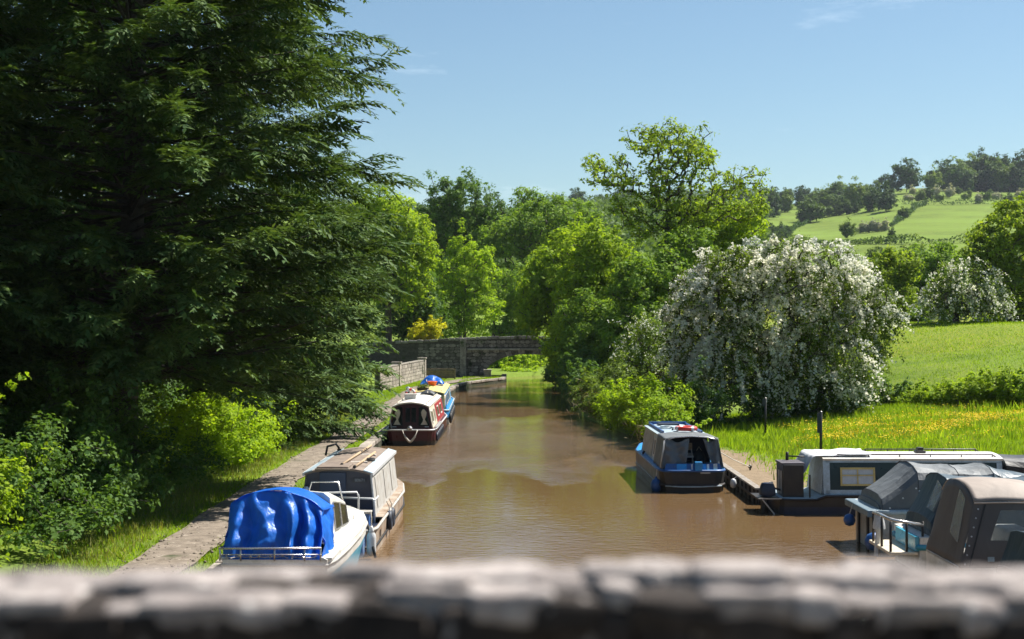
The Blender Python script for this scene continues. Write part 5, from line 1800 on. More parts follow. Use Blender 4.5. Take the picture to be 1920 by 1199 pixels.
# ---- 2. navy narrowboat with the weathered brown roof
def narrow_navy():
    o = thing('narrowboat', 'navy narrowboat with weathered brown roof and number plate behind the tarpaulin cruiser', 'boat', (-4.08, 31.4, 0), R(-.8), 'narrowboats')
    st = [(0, .86, .8, .62), (.15, .98, .92, .62), (.5, 1.04, 1.0, .62), (1.7, 1.05, 1.02, .64), (7.0, 1.05, 1.02, .66), (8.2, .92, .85, .72), (9.2, .5, .4, .82), (9.7, .08, .05, .9)]
    hull(o, st, P_rust)
    strake(o, st, P_greyside, -.05, .035)
    strake(o, st, P_black, -.42, .03)
    deck(o, st[:4], P_navy, -.14, 'stern_deck', .04)
    deck(o, st[3:], P_rust, .0, 'side_deck', .0)
    c = Cabin(1.75, 7.4, .87, .76, .64, 1.64, .12, 0, .1)
    build_cabin(o, c, P_greyside, P_roofbrown, P_navy)
    for sg in (-1, 1):
        b = MB(); b.plate([(sg * .60, 1.7, c.zt + .073), (sg * .60, 7.4, c.zt + .073), (sg * .80, 7.4, c.zt + .012), (sg * .80, 1.7, c.zt + .012)], (0, 0, .028)); b.build('roof_edge', P_paleblue, o)
        b = MB(); b.bar((sg * .80, 1.7, c.zt + .0), (sg * .80, 7.4, c.zt + .0), .05, .07); b.build('gutter_rail', P_fwhite, o)
    b = MB(); b.tube([(.872, 1.73, .66), (.772, 1.73, c.zt)], .025, 6); b.build('corner_trim', P_fwhite, o)
    b = MB(); b.box((-.12, 1.735, 1.18), (.62, .03, 1.0)); b.build('door', P_bluedoor, o, bevel=.008)
    b = MB(); b.box((-.12, 2.15, c.zt + .15), (.74, .95, .06)); b.build('hatch', P_roofbrown, o, bevel=.015)
    b = MB(); b.box((-.12, 1.68, c.zt + .125), (.80, .10, .035)); b.build('hatch_lip', P_red if False else P_rust, o)
    b = MB(); b.box((.50, 1.738, 1.50), (.32, .015, .105)); pl = b.build('number_plate', P_plate, o)
    cu = bpy.data.curves.new('lettering', 'FONT'); cu.body = '80671'; cu.size = .098; cu.align_x = 'CENTER'; cu.align_y = 'CENTER'; cu.extrude = .002
    t = bpy.data.objects.new('lettering_source', cu); COL.objects.link(t)
    bpy.context.view_layer.update()
    me = bpy.data.meshes.new_from_object(t.evaluated_get(bpy.context.evaluated_depsgraph_get()))
    bpy.data.objects.remove(t)
    me.materials.clear()
    t = link_mesh('lettering', me, P_print, pl)
    t.location = (.515, 1.726, 1.50); t.rotation_euler = (R(90), 0, 0)
    b = MB(); b.lathe((-.72, 1.66, 1.28), [(.03, 0), (.10, .01), (.10, .09), (.05, .12)], 12, Matrix.Rotation(R(90), 3, 'X')); b.build('tunnel_lamp', P_steel, o, smooth=True)
    for y0, y1 in ((2.4, 3.9), (4.3, 5.6), (5.9, 7.0)):
        b = MB(); b.plate([(c.x(.78) + .004, y0, .78), (c.x(.78) + .004, y1, .78), (c.x(1.5) + .004, y1, 1.5), (c.x(1.5) + .004, y0, 1.5)], (.012, 0, 0)); b.build('side_panel', P_greyside, o)
    # stern rails, seat and locker
    b = MB(); b.tube([(-.75, .35, .62), (-.75, .35, 1.36), (.62, .28, 1.40), (.66, .28, 1.32), (.66, .28, .5)], .022, 6)
    b.build('stern_rail', P_fwhite, o, smooth=True)
    b = MB(); b.tube([(.1, 1.2, 1.16), (.9, 1.0, 1.16), (.94, .95, 1.1), (.94, .95, .6)], .026, 6); b.tube([(.94, .95, 1.13), (.94, 1.72, 1.13)], .022, 6); b.build('side_rail', P_fwhite, o, smooth=True)
    b = MB(); b.box((.62, .55, .92), (.6, .34, .05)); b.build('seat', P_greyside, o, bevel=.015)
    b = MB(); b.box((.62, .62, .68), (.5, .3, .42)); b.build('locker', P_midblue, o, bevel=.01)
    b = MB(); b.box((0, .02, .36), (1.7, .05, .5)); b.build('transom', P_midblue, o)
    b = MB(); b.plate([(.15, -.02, .6), (.85, -.02, .62), (.85, -.02, .66), (.15, -.02, .64)], (0, .05, 0)); b.build('transom_capping', P_fwhite, o)
    b = MB(); b.tube([(.90, -.05, .72), (.97, -.12, .55), (1.0, -.2, .38), (1.12, -.5, .08)], .035, 6); b.build('tiller_arm', P_rubber, o, smooth=True)
    b = MB(); b.box((1.057, 1.2, .36), (.012, .10, .16)); b.build('exhaust', P_rubber, o)


narrow_navy()
def roof_pole(label, p, q, w, mat):
    o = thing('roof_pole', label, 'pole', p, 0, 'poles on the navy narrowboat roof')
    b = MB(); b.tube([(0, 0, 0), tuple(Vector(q) - Vector(p))], w, 6); b.build('shaft', mat, o, smooth=True)
    b = MB(); b.tube([(0, -.05, 0), (0, .06, 0)], w * 1.3, 6); b.build('end_cap', P_rubber, o)


roof_pole('long bare timber pole lying along the navy narrowboat roof', (-4.02, 33.6, 1.82), (-3.82, 38.6, 1.84), .03, P_wood)
roof_pole('shorter timber pole with white paint beside the long pole on the brown roof', (-3.68, 33.25, 1.80), (-3.56, 37.0, 1.80), .032, P_wood)
brd = thing('roof_board', 'small white crossboard under the poles on the brown roof', 'board', (-3.75, 36.6, 1.745))
b = MB(); b.box((0, 0, .02), (.5, .16, .04)); b.box((0.02, -1.9, .02), (.4, .14, .04), .2); b.build('plank', P_creamroof, brd)
coil = thing('rope_coil', 'dark coil of rope on the brown roof beside the poles', 'rope', (-3.52, 35.2, 1.74))
b = MB()
b.torus((0, 0, .03), .12, .022, Matrix.Identity(3), 14, 5); b.torus((.02, .01, .06), .1, .02, Matrix.Identity(3), 14, 5); b.build('coil', P_rubber, coil, smooth=True)
brk = thing('roof_bracket', 'dark angled metal bracket at the far corner of the navy narrowboat roof', 'bracket', (-4.85, 38.0, 1.7))
b = MB(); b.tube([(-.1, -.2, -.05), (-.08, 0, .16), (.12, .25, .2), (.2, .3, .08)], .03, 6); b.build('arm', P_rubber, brk, smooth=True)
b = MB(); b.box((.2, .3, .04), (.1, .1, .06)); b.build('foot', P_rubber, brk)
for i, (yy, zz) in enumerate(((34.2, .42), (34.9, .4))):
    tyre_fender(['black tyre fender on the waterside flank of the navy narrowboat', 'second black tyre fender just beyond the first on the navy narrowboat'][i], (-2.94 - .0 * i, yy, zz), 0, .24, 'tyres on the navy narrowboat')

# ---- 3. maroon narrowboat with cream roof
def narrow_maroon():
    o = thing('narrowboat', 'maroon narrowboat with cream roof and curtained stern windows', 'boat', (-4.28, 59.6, 0), R(-.5), 'narrowboats')
    st = [(0, .80, .62, .66), (.12, .95, .78, .66), (.45, 1.03, .95, .66), (1.2, 1.06, 1.02, .66), (9.0, 1.06, 1.02, .68), (10.2, .8, .7, .78), (11.0, .08, .05, .9)]
    hull(o, st, P_maroon)
    low = [(s[0] - .015, s[1] - .10 * 0, s[2] + .05, .16) for s in st]
    hull(o, [(s[0] - .012, (s[1] + s[2]) / 2 + .035, s[2] + .03, .18) for s in st], P_black, 'blacking')
    strake(o, st, P_fwhite, -.02, .035, 'gunwale_band', 0)
    deck(o, st, P_maroon, .0, 'deck', .03)
    c = Cabin(.38, 9.2, .93, .75, .68, 1.58, .17, .12, .1)
    build_cabin(o, c, P_cream, P_creamroof, P_maroon)
    # stern face glazing with cream curtain shapes
    def fp(x, z):
        return Vector((x, c.y0 + c.rake0 * (z - c.zb) / (c.zt - c.zb), z))
    def pane(pts, name, mat, off, th=.012):
        b = MB(); b.plate([fp(*p) + Vector((0, -off, 0)) for p in pts], (0, -th, 0)); return b.build(name, mat, o)
    for sg in (-1, 1):
        w = pane([(sg * .80, .80), (sg * .34, .80), (sg * .34, 1.56), (sg * .46, 1.60), (sg * .64, 1.52)], 'stern_window', P_cleardark, .008)
        pr = [(.60, 1.46), (.55, 1.5), (.48, 1.46), (.44, 1.36), (.46, 1.22), (.53, 1.06), (.50, .96), (.42, .84), (.72, .84), (.66, .96), (.60, 1.06), (.66, 1.22), (.67, 1.36)]
        b = MB(); b.plate([fp(sg * (x if True else x), z) + Vector((0, -.022, 0)) for x, z in pr], (0, -.006, 0)); b.build('curtain', P_cream, w)
        pane([(sg * .77, .735), (sg * .60, .735), (sg * .60, .775), (sg * .77, .775)], 'label_strip', P_fwhite, .01)
    d = pane([(-.27, .78), (.27, .78), (.27, 1.62), (-.27, 1.62)], 'door', P_maroon, .01)
    for x0, x1 in ((-.22, -.02), (.03, .23)):
        b = MB(); b.plate([fp(x, z) + Vector((0, -.026, 0)) for x, z in ((x0, .95), (x1, .95), (x1, 1.55), (x0, 1.55))], (0, -.006, 0)); b.build('door_pane', P_cleardark, d)
    b = MB(); b.tube([(-.80, .38, .68), (-.87, .38, 1.0), (-.77, .5, 1.56), (-.5, .5, 1.71), (0, .5, 1.77), (.5, .5, 1.71), (.77, .5, 1.56), (.87, .38, 1.0), (.93, .38, .68)], .03, 6)
    b.build('cabin_arch_trim', P_creamroof, o, smooth=True)
    for (y0, y1) in ((1.0, 1.9), (2.7, 3.2)):
        side_window(o, c, 1, y0, y1, .86, 1.40, P_creamroof, P_cleardark, .05)
    b = MB(); b.plate([(c.x(.72) + .005, 3.9, .72), (c.x(.72) + .005, 9.1, .72), (c.x(1.5) + .005, 9.1, 1.5), (c.x(1.5) + .005, 3.9, 1.5)], (.012, 0, 0)); b.build('side_panel', P_red, o)
    for (y0, y1) in ((4.6, 5.6), (6.6, 7.6)):
        side_window(o, c, 1, y0, y1, .92, 1.38, P_creamroof, P_cleardark, .05, .03)
    handrail(o, c, P_cream, .62, 1.2, 8.6, 7)
    handrail(o, c, P_cream, -.62, 1.2, 8.6, 7)
    for k in range(10):
        b = MB(); b.box((1.04, 1.0 + k * .36, .70), (.10, .16, .05)); b.build('gunwale_cleat', P_fwhite, o)
    b = MB(); b.lathe((0, -.02, .68), [(.10, 0), (.12, .05), (.08, .11), (.02, .14)], 10); b.build('stern_fitting', P_steel, o)


narrow_maroon()
rp = thing('mooring_rope', 'thick white rope hanging in a V over the maroon stern', 'rope', (-4.28, 59.5, .4))
b = MB()
pts = [(-.30, .02, .24), (-.26, -.06, .12), (-.16, -.1, -.06), (-.04, -.12, -.20), (.02, -.12, -.24), (.10, -.12, -.18), (.22, -.1, -.02), (.28, -.06, .12), (.32, .02, .24)]
b.tube(pts, [.018, .018, .045, .052, .052, .052, .045, .018, .018], 7); b.build('strand', P_rope, rp, smooth=True)
for k in range(6):
    tyre_fender('dark side fender number %s counting away along the maroon narrowboat' % ['one', 'two', 'three', 'four', 'five', 'six'][k], (-3.16 - .0 * k, 60.0 + k * .95, .34), 0, .19, 'fenders along the maroon narrowboat')
# clutter on the cream roof
rc = thing('roof_box', 'white storage box on the cream narrowboat roof', 'box', (-4.5, 63.2, 1.74))
b = MB(); b.box((0, 0, .11), (.5, .7, .2)); b.build('body', P_fwhite, rc, bevel=.02)
b = MB(); b.box((0, 0, .225), (.54, .74, .03)); b.build('lid', P_greyside, rc)
ch = thing('chimney_flue', 'short dark stove chimney standing on the cream narrowboat roof', 'chimney', (-4.75, 65.0, 1.7))
b = MB(); b.lathe((0, 0, 0), [(.075, 0), (.075, .36), (.09, .37), (.09, .42)], 10); b.build('pipe', P_black, ch, smooth=True)
b = MB(); b.lathe((0, 0, .45), [(.12, 0), (.1, .03), (.02, .07)], 10); b.build('cowl', P_steel, ch)
lr = thing('life_ring', 'red and white life ring leaning on the chimney of the cream roof', 'life ring', (-4.6, 64.4, 1.74))
m_ = Matrix.Rotation(R(62), 3, 'X')
b = MB(); b.torus((0, 0, .2), .19, .055, m_); b.build('ring', P_fwhite, lr, smooth=True)
b = MB()
for k in range(4):
    a = k * math.pi / 2
    b.add([], [])
    pts = [m_ @ Vector((.19 * math.cos(a + t), .19 * math.sin(a + t), 0)) + Vector((0, 0, .2)) for t in (-.3, -.1, .1, .3)]
    b.tube(pts, .06, 7, False)
b.build('red_band', P_redring, lr, smooth=True)
bi = thing('folded_cover', 'dark bundle of folded cover on the cream narrowboat roof', 'bundle', (-3.95, 67.0, 1.75))
b = MB(); b.grid(lambda u, v: Vector(((u - .5) * .7, (v - .5) * .9, .02 + .2 * math.sin(math.pi * u) ** .6 * math.sin(math.pi * v) ** .6 + .04 * nz(u * 5, v * 5, 1))), 14, 14); b.build('cloth', C_dark, bi, smooth=True, solid=.02)
b = MB(); b.tube([(0, -.42, .1), (0, 0, .27), (0, .42, .1)], .015, 5); b.build('strap', P_rope, bi)

# ---- 4. bright blue narrowboat beyond
def narrow_blue():
    o = thing('narrowboat', 'bright sky blue narrowboat with yellow roof moored nearest the far bridge', 'boat', (-4.25, 71.6, 0), R(1.0), 'narrowboats')
    st = [(0, .82, .70, .72), (.12, .96, .86, .72), (.5, 1.05, 1.0, .70), (1.6, 1.06, 1.03, .68), (11.5, 1.06, 1.03, .68), (12.6, .75, .65, .8), (13.4, .08, .05, .92)]
    hull(o, st, P_blue)
    hull(o, [(s[0] - .012, (s[1] + s[2]) / 2 + .035, s[2] + .03, .24) for s in st], P_greyside, 'lower_hull')
    strake(o, st, P_paleblue, 0, .04, 'gunwale_band', 0)
    strake(o, st, P_black, -.40, .03)
    deck(o, st, P_blue, -.03, 'deck', .04)
    c = Cabin(1.0, 11.6, .90, .78, .70, 1.50, .13, 0, .2)
    for sg in (-1, 1):
        b = MB(); b.plate([(sg * c.wb, 2.0, c.zb), (sg * c.wb, c.y1, c.zb), (sg * c.wt, c.y1 - .2, c.zt), (sg * c.wt, 2.0, c.zt)], (-sg * .04, 0, 0)); b.build('cabin_side', P_blue, o)
    b = MB(); b.loft([c.roof_pts(.92, .05), c.roof_pts(11.5, .05)], False); b.build('roof', P_yellow, o, solid=.05)
    b = MB(); b.plate([p + Vector((0, 1.05, 0)) for p in c.face(0)], (0, .04, 0)); b.build('bulkhead', P_navy, o)
    b = MB(); b.plate(c.face(1), (0, -.04, 0)); b.build('bulkhead', P_blue, o)
    # open cockpit posts under the roof
    for x in (-.86, -.36, .22, .50, .84):
        b = MB(); b.bar((x, 1.0, .66), (x * .9, 1.0, c.zt + (.12 if abs(x) < .6 else .02)), .07, .05); b.build('post', P_yellow, o)
    b = MB(); b.box((0, 1.0, .70), (1.7, .06, .16)); b.build('cockpit_coaming', P_cream, o)
    b = MB()
    def curt(u, v):
        return Vector((.5 + u * .36, 1.1 + .03 * math.sin(u * 20), .7 + v * .75))
    b.grid(curt, 16, 3); b.build('curtain', P_cream, o, smooth=True, solid=.008)
    b = MB(); b.grid(lambda u, v: Vector((-.32 + u * .5, 1.12 + .03 * math.sin(u * 22), .74 + v * .8)), 16, 3); b.build('cover_flap', C_tealdark, o, smooth=True, solid=.008)
    for (y0, y1) in ((2.4, 2.95), (3.6, 4.6), (5.4, 6.4), (7.4, 8.4)):
        side_window(o, c, 1, y0, y1, .85, 1.36, P_creamroof, P_cleardark, .06)
    handrail(o, c, P_cream, .64, 2.2, 11.0, 8)
    b = MB(); b.plate([(c.wb + .02, 9.0, .72), (c.wb + .02, 9.5, .72), (c.wt + .02, 9.5, 1.45), (c.wt + .02, 9.0, 1.45)], (.012, 0, 0)); b.build('side_stripe', P_yellow, o)


narrow_blue()
for k in range(5):
    tyre_fender('black fender %s from the stern on the sky blue narrowboat' % ['first', 'second', 'third', 'fourth', 'fifth'][k], (-3.12 - .03 * k, 72.2 + k * 1.7, .30), 0, .27, 'fenders along the sky blue narrowboat', P_rubber)
bb = thing('tarpaulin_bundle', 'blue tarpaulin bundle on the yellow narrowboat roof', 'bundle', (-4.45, 79.5, 1.66))
b = MB(); b.grid(lambda u, v: Vector(((u - .5) * 1.3, (v - .5) * 1.2, .05 + .42 * max(0, math.sin(math.pi * u)) ** .7 * max(0, math.sin(math.pi * v)) ** .6 + .16 * nz(u * 4, v * 4, 1))), 18, 14); b.build('cloth', C_blue, bb, smooth=True, solid=.02)
b = MB(); b.tube([(-.3, -.5, .2), (-.3, 0, .5), (-.3, .5, .2)], .02, 5); b.build('strap', P_rope, bb)
ob = thing('orange_box', 'orange plastic tub in front of the blue bundle on the yellow roof', 'tub', (-4.4, 78.4, 1.66))
b = MB(); b.lathe((0, 0, 0), [(.2, 0), (.27, .2), (.29, .22), (.26, .23)], 12); b.build('tub', P_orange, ob, smooth=True)
b = MB(); b.torus((0, 0, .225), .27, .02); b.build('rim', P_orange, ob, smooth=True)
ck = thing('roof_planter', 'dark flower trough on the yellow roof near the stern', 'planter', (-4.6, 73.6, 1.62))
b = MB(); b.box((0, 0, .08), (.6, .22, .16)); b.build('trough', P_black, ck, bevel=.01)
V, F = leaf_quads(np.random.default_rng(3).normal(size=(260, 3)) * np.array([.2, .07, .06]) + np.array([0, 0, .22]), np.random.default_rng(4).normal(size=(260, 3)) + np.array([0, 0, .5]), .08, .6, np.random.default_rng(5))
link_mesh('plants', np_mesh('plants', V, F), L_thorn, ck)

# ---- 5. black and blue narrowboat with the grey canvas, right-hand side
def narrow_canvas():
    o = thing('narrowboat', 'black hulled blue narrowboat with open grey canvas stern hood', 'boat', (5.52, 43.2, 0), R(1.2), 'narrowboats')
    st = [(0, .70, .55, .66), (.10, .92, .75, .66), (.35, 1.02, .92, .66), (1.0, 1.06, 1.0, .66), (6.6, 1.06, 1.0, .70), (7.8, .8, .7, .80), (8.6, .1, .06, .95)]
    hull(o, st, P_black)
    strake(o, st, P_midblue, -.01, .04, 'gunwale_band', -.02)
    strake(o, st, P_black, -.44, .035, out=-.03)
    b = MB(); b.tube([(-.86, .02, .20), (-.4, -.06, .18), (.2, -.08, .18), (.86, .02, .20)], .02, 6); b.build('stern_strake', P_paleblue, o, smooth=True)
    deck(o, st, P_blue, .01, 'deck', .03)
    # stern coaming in blue with painted stripes
    b = MB(); b.plate([(-.88, .10, .67), (.88, .10, .67), (.82, .16, .86), (-.82, .16, .86)], (0, .06, 0)); b.build('stern_panel', P_midblue, o)
    for i, (x, w, m) in enumerate(((-.06, .05, P_fwhite), (.42, .07, P_fwhite), (.62, .12, P_creamroof), (.30, .1, P_blue), (-.5, .3, P_yellow if False else P_blue))):
        b = MB(); b.plate([(x, .085, .68), (x + w, .085, .68), (x + w, .146, .85), (x, .146, .85)], (0, .01, 0)); b.build('painted_stripe', m, o)
    b = MB(); b.box((.15, .05, .79), (.22, .16, .28)); b.build('tiller_housing', P_blue, o, bevel=.02)
    b = MB(); b.box((.35, .0, .60), (.3, .08, .05)); b.build('fender_eye', P_greyside, o)
    c = Cabin(2.3, 6.4, .88, .76, .70, 1.56, .07, 0, .25)
    build_cabin(o, c, P_paleblue, P_paleblue, P_navy, P_midblue)
    side_window(o, c, -1, 2.6, 3.1, .84, 1.42, P_creamroof, P_cleardark, .06, slant=.06)
    b = MB(); b.plate([(-c.wb - .004, 3.5, .78), (-c.wb - .004, 6.1, .78), (-c.wt - .004, 6.1, 1.5), (-c.wt - .004, 3.5, 1.5)], (-.01, 0, 0)); b.build('side_panel', P_greyside, o)
    for x in (-.62, .62):
        b = MB(); b.bar((x, 2.4, 1.66), (x, 6.2, 1.66), .05, .06); b.build('roof_rail', P_midblue, o)
    b = MB(); b.box((0, 6.15, 1.68), (1.3, .08, .1)); b.build('fore_rail', P_midblue, o)
    b = MB(); b.box((-.05, 5.6, 1.68), (.7, .6, .06)); b.build('roof_hatch', P_navy, o, bevel=.015)
    # canvas hood: roof, sides, two drawn-back flaps
    def topz(x): return 1.60 + .06 * (1 - (x / .8) ** 2)
    def hood(u, v):
        x = -.80 + 1.6 * u
        y = .45 + v * 1.95
        return Vector((x * (1 + .05 * (1 - v)), y, topz(x) - .05 * math.sin(math.pi * v) * (1 - abs(u * 2 - 1)) + .02 * nz(u * 6, v * 5, 2)))
    b = MB(); b.grid(hood, 20, 14); b.build('canvas_roof', C_grey, o, smooth=True, solid=.012)
    for sg in (-1, 1):
        def sd(u, v, sg=sg):
            y = .40 + v * 1.95 - .22 * (1 - u) * (1 - v)
            x = .95 - .15 * u
            return Vector((sg * (x + .03 * nz(v * 5, u * 4, sg * 3 + 2)), y, .70 + (topz(.8) - .70) * u))
        b = MB(); b.grid(sd, 14, 14); b.build('canvas_side', C_grey, o, smooth=True, solid=.012)
    def flap(sg, inner_top, inner_bot):
        def fn(u, v):
            xt = .80 + (inner_top - .80) * u
            xb = .94 + (inner_bot - .94) * u
            zt = topz(.8) - .0 - .10 * math.sin(math.pi * u) ** 2
            x = xb + (xt - xb) * v
            y = .20 + .26 * v + .06 * math.sin(u * 9 + v * 5) * (1 - .5 * v) + .05 * nz(u * 5, v * 6, sg * 4)
            return Vector((sg * x, y, .74 + (zt - .74) * v + .03 * nz(u * 3, v * 3, 9)))
        return fn
    b = MB(); b.grid(flap(-1, .06, .22), 26, 26); b.build('canvas_flap', C_dark if False else C_grey, o, smooth=True, solid=.012)
    b = MB(); b.grid(flap(1, .34, .62), 26, 26); b.build('canvas_flap', C_grey, o, smooth=True, solid=.012)
    b = MB(); b.tube([(-.95, .42, .70), (-.81, .44, 1.56), (-.5, .44, 1.64), (0, .44, 1.67), (.5, .44, 1.64), (.81, .44, 1.56), (.95, .42, .70)], .02, 6); b.build('hood_hoop', P_steel, o, smooth=True)
    b = MB(); b.tube([(-.97, .36, .72), (-.83, .42, 1.55)], .03, 6); b.build('hood_edge', P_fwhite, o, smooth=True)


narrow_canvas()
LR = Matrix.Rotation(R(0), 3, 'X')
rr = thing('life_ring', 'red life ring lying flat on the grey canvas roof', 'life ring', (5.62, 45.9, 1.72))
b = MB(); b.torus((0, 0, .03), .30, .07, LR, 22, 8, 1.0); b.build('ring', P_redring, rr, smooth=True)
b = MB()
for k in range(4):
    a = k * math.pi / 2 + .5
    b.tube([Vector((.30 * math.cos(a + t), .30 * math.sin(a + t), .03)) for t in (-.16, 0, .16)], .075, 7, False)
b.build('white_band', P_fwhite, rr, smooth=True)
cl = thing('coiled_hose', 'pale hose looped on the blue cabin roof', 'hose', (5.05, 47.0, 1.66))
b = MB(); b.torus((0, 0, .03), .2, .025, LR, 18, 5); b.torus((.05, .03, .07), .18, .025, LR, 18, 5); b.tube([(.2, 0, .04), (.35, -.3, .03), (.2, -.6, .03)], .022, 5); b.build('hose', P_paleblue, cl, smooth=True)
b = MB(); b.tube([(.2, -.6, .03), (.17, -.7, .03)], .03, 6); b.build('nozzle', P_rubber, cl)
cb = thing('deck_chair', 'pale folded chair inside the open canvas hood', 'chair', (5.45, 44.2, .68))
for sg in (-1, 1):
    b = MB(); b.tube([(sg * .18, -.15, 0), (sg * .14, .15, .55)], .018, 6); b.build('leg', P_creamroof, cb)
    b = MB(); b.tube([(sg * .18, .2, 0), (sg * .14, -.12, .42)], .018, 6); b.build('leg', P_creamroof, cb)
b = MB(); b.box((0, .02, .36), (.36, .34, .03), 0, .25); b.build('seat', P_creamroof, cb)
b = MB(); b.box((0, .17, .62), (.34, .03, .22), 0, -.2); b.build('backrest', P_wood, cb)
bx_ = thing('stowed_bag', 'dark bag stowed beside the chair inside the canvas hood', 'bag', (5.85, 44.5, .68))
b = MB(); b.grid(lambda u, v: Vector((.2 * math.cos(6.283 * u) * math.sin(math.pi * (.08 + .9 * v)) ** .5, .17 * math.sin(6.283 * u) * math.sin(math.pi * (.08 + .9 * v)) ** .5, .5 * v)), 14, 8); b.build('sack', C_dark, bx_, smooth=True)
b = MB(); b.tube([(-.08, 0, .47), (0, 0, .6), (.08, 0, .47)], .015, 5); b.build('handle', P_rope, bx_)
bf = thing('ball_fender', 'blue round fender hanging at the stern quarter of the canvas-hooded boat', 'fender', (4.42, 43.65, .16))
b = MB(); b.lathe((0, 0, 0), [(.02, -.2), (.12, -.17), (.17, -.06), (.17, .06), (.12, .17), (.04, .22), (.03, .28)], 14); b.build('ball', P_midblue, bf, smooth=True)
b = MB(); b.tube([(0, 0, .27), (.03, 0, .5)], .012, 5); b.build('rope', P_rope, bf)
bo = thing('bow_pole', 'dark upright pole fixed at the canal side of the canvas-hooded boat', 'pole', (4.42, 48.0, -.3))
b = MB(); b.tube([(0, 0, 0), (0, 0, 1.05)], .03, 6); b.build('shaft', P_black, bo)
b = MB(); b.tube([(0, 0, 1.05), (.05, .02, 1.12)], .04, 6); b.build('cap', P_rubber, bo)
ro = thing('mooring_line', 'taut pale mooring line from the canvas hood to a pin on the bank', 'rope', (6.35, 44.6, 1.2))
q = Vector((7.75, 46.3, .46)) - Vector((6.35, 44.6, 1.2))
b = MB(); b.tube([(0, 0, 0), tuple(q * .5 + Vector((0, 0, -.04))), tuple(q)], .016, 5); b.build('strand', P_rope, ro)
pn_ = thing('mooring_pin', 'short dark mooring pin in the earth path', 'pin', (7.75, 46.3, .34))
b = MB(); b.tube([(0, 0, -.2), (0, 0, .16)], .03, 6); b.build('spike', P_black, pn_)
b = MB(); b.torus((0, 0, .13), .05, .016, Matrix.Rotation(R(90), 3, 'X'), 12, 5); b.build('eye', P_black, pn_)
bg_ = thing('white_buoy', 'small white fender squeezed between hull and piling', 'fender', (6.72, 43.2, .28))
b = MB(); b.lathe((0, 0, 0), [(.02, -.14), (.08, -.11), (.1, 0), (.08, .11), (.02, .15)], 10); b.build('ball', P_fwhite, bg_, smooth=True)
b = MB(); b.tube([(0, 0, .14), (.1, .02, .2)], .01, 5); b.build('rope', P_rope, bg_)

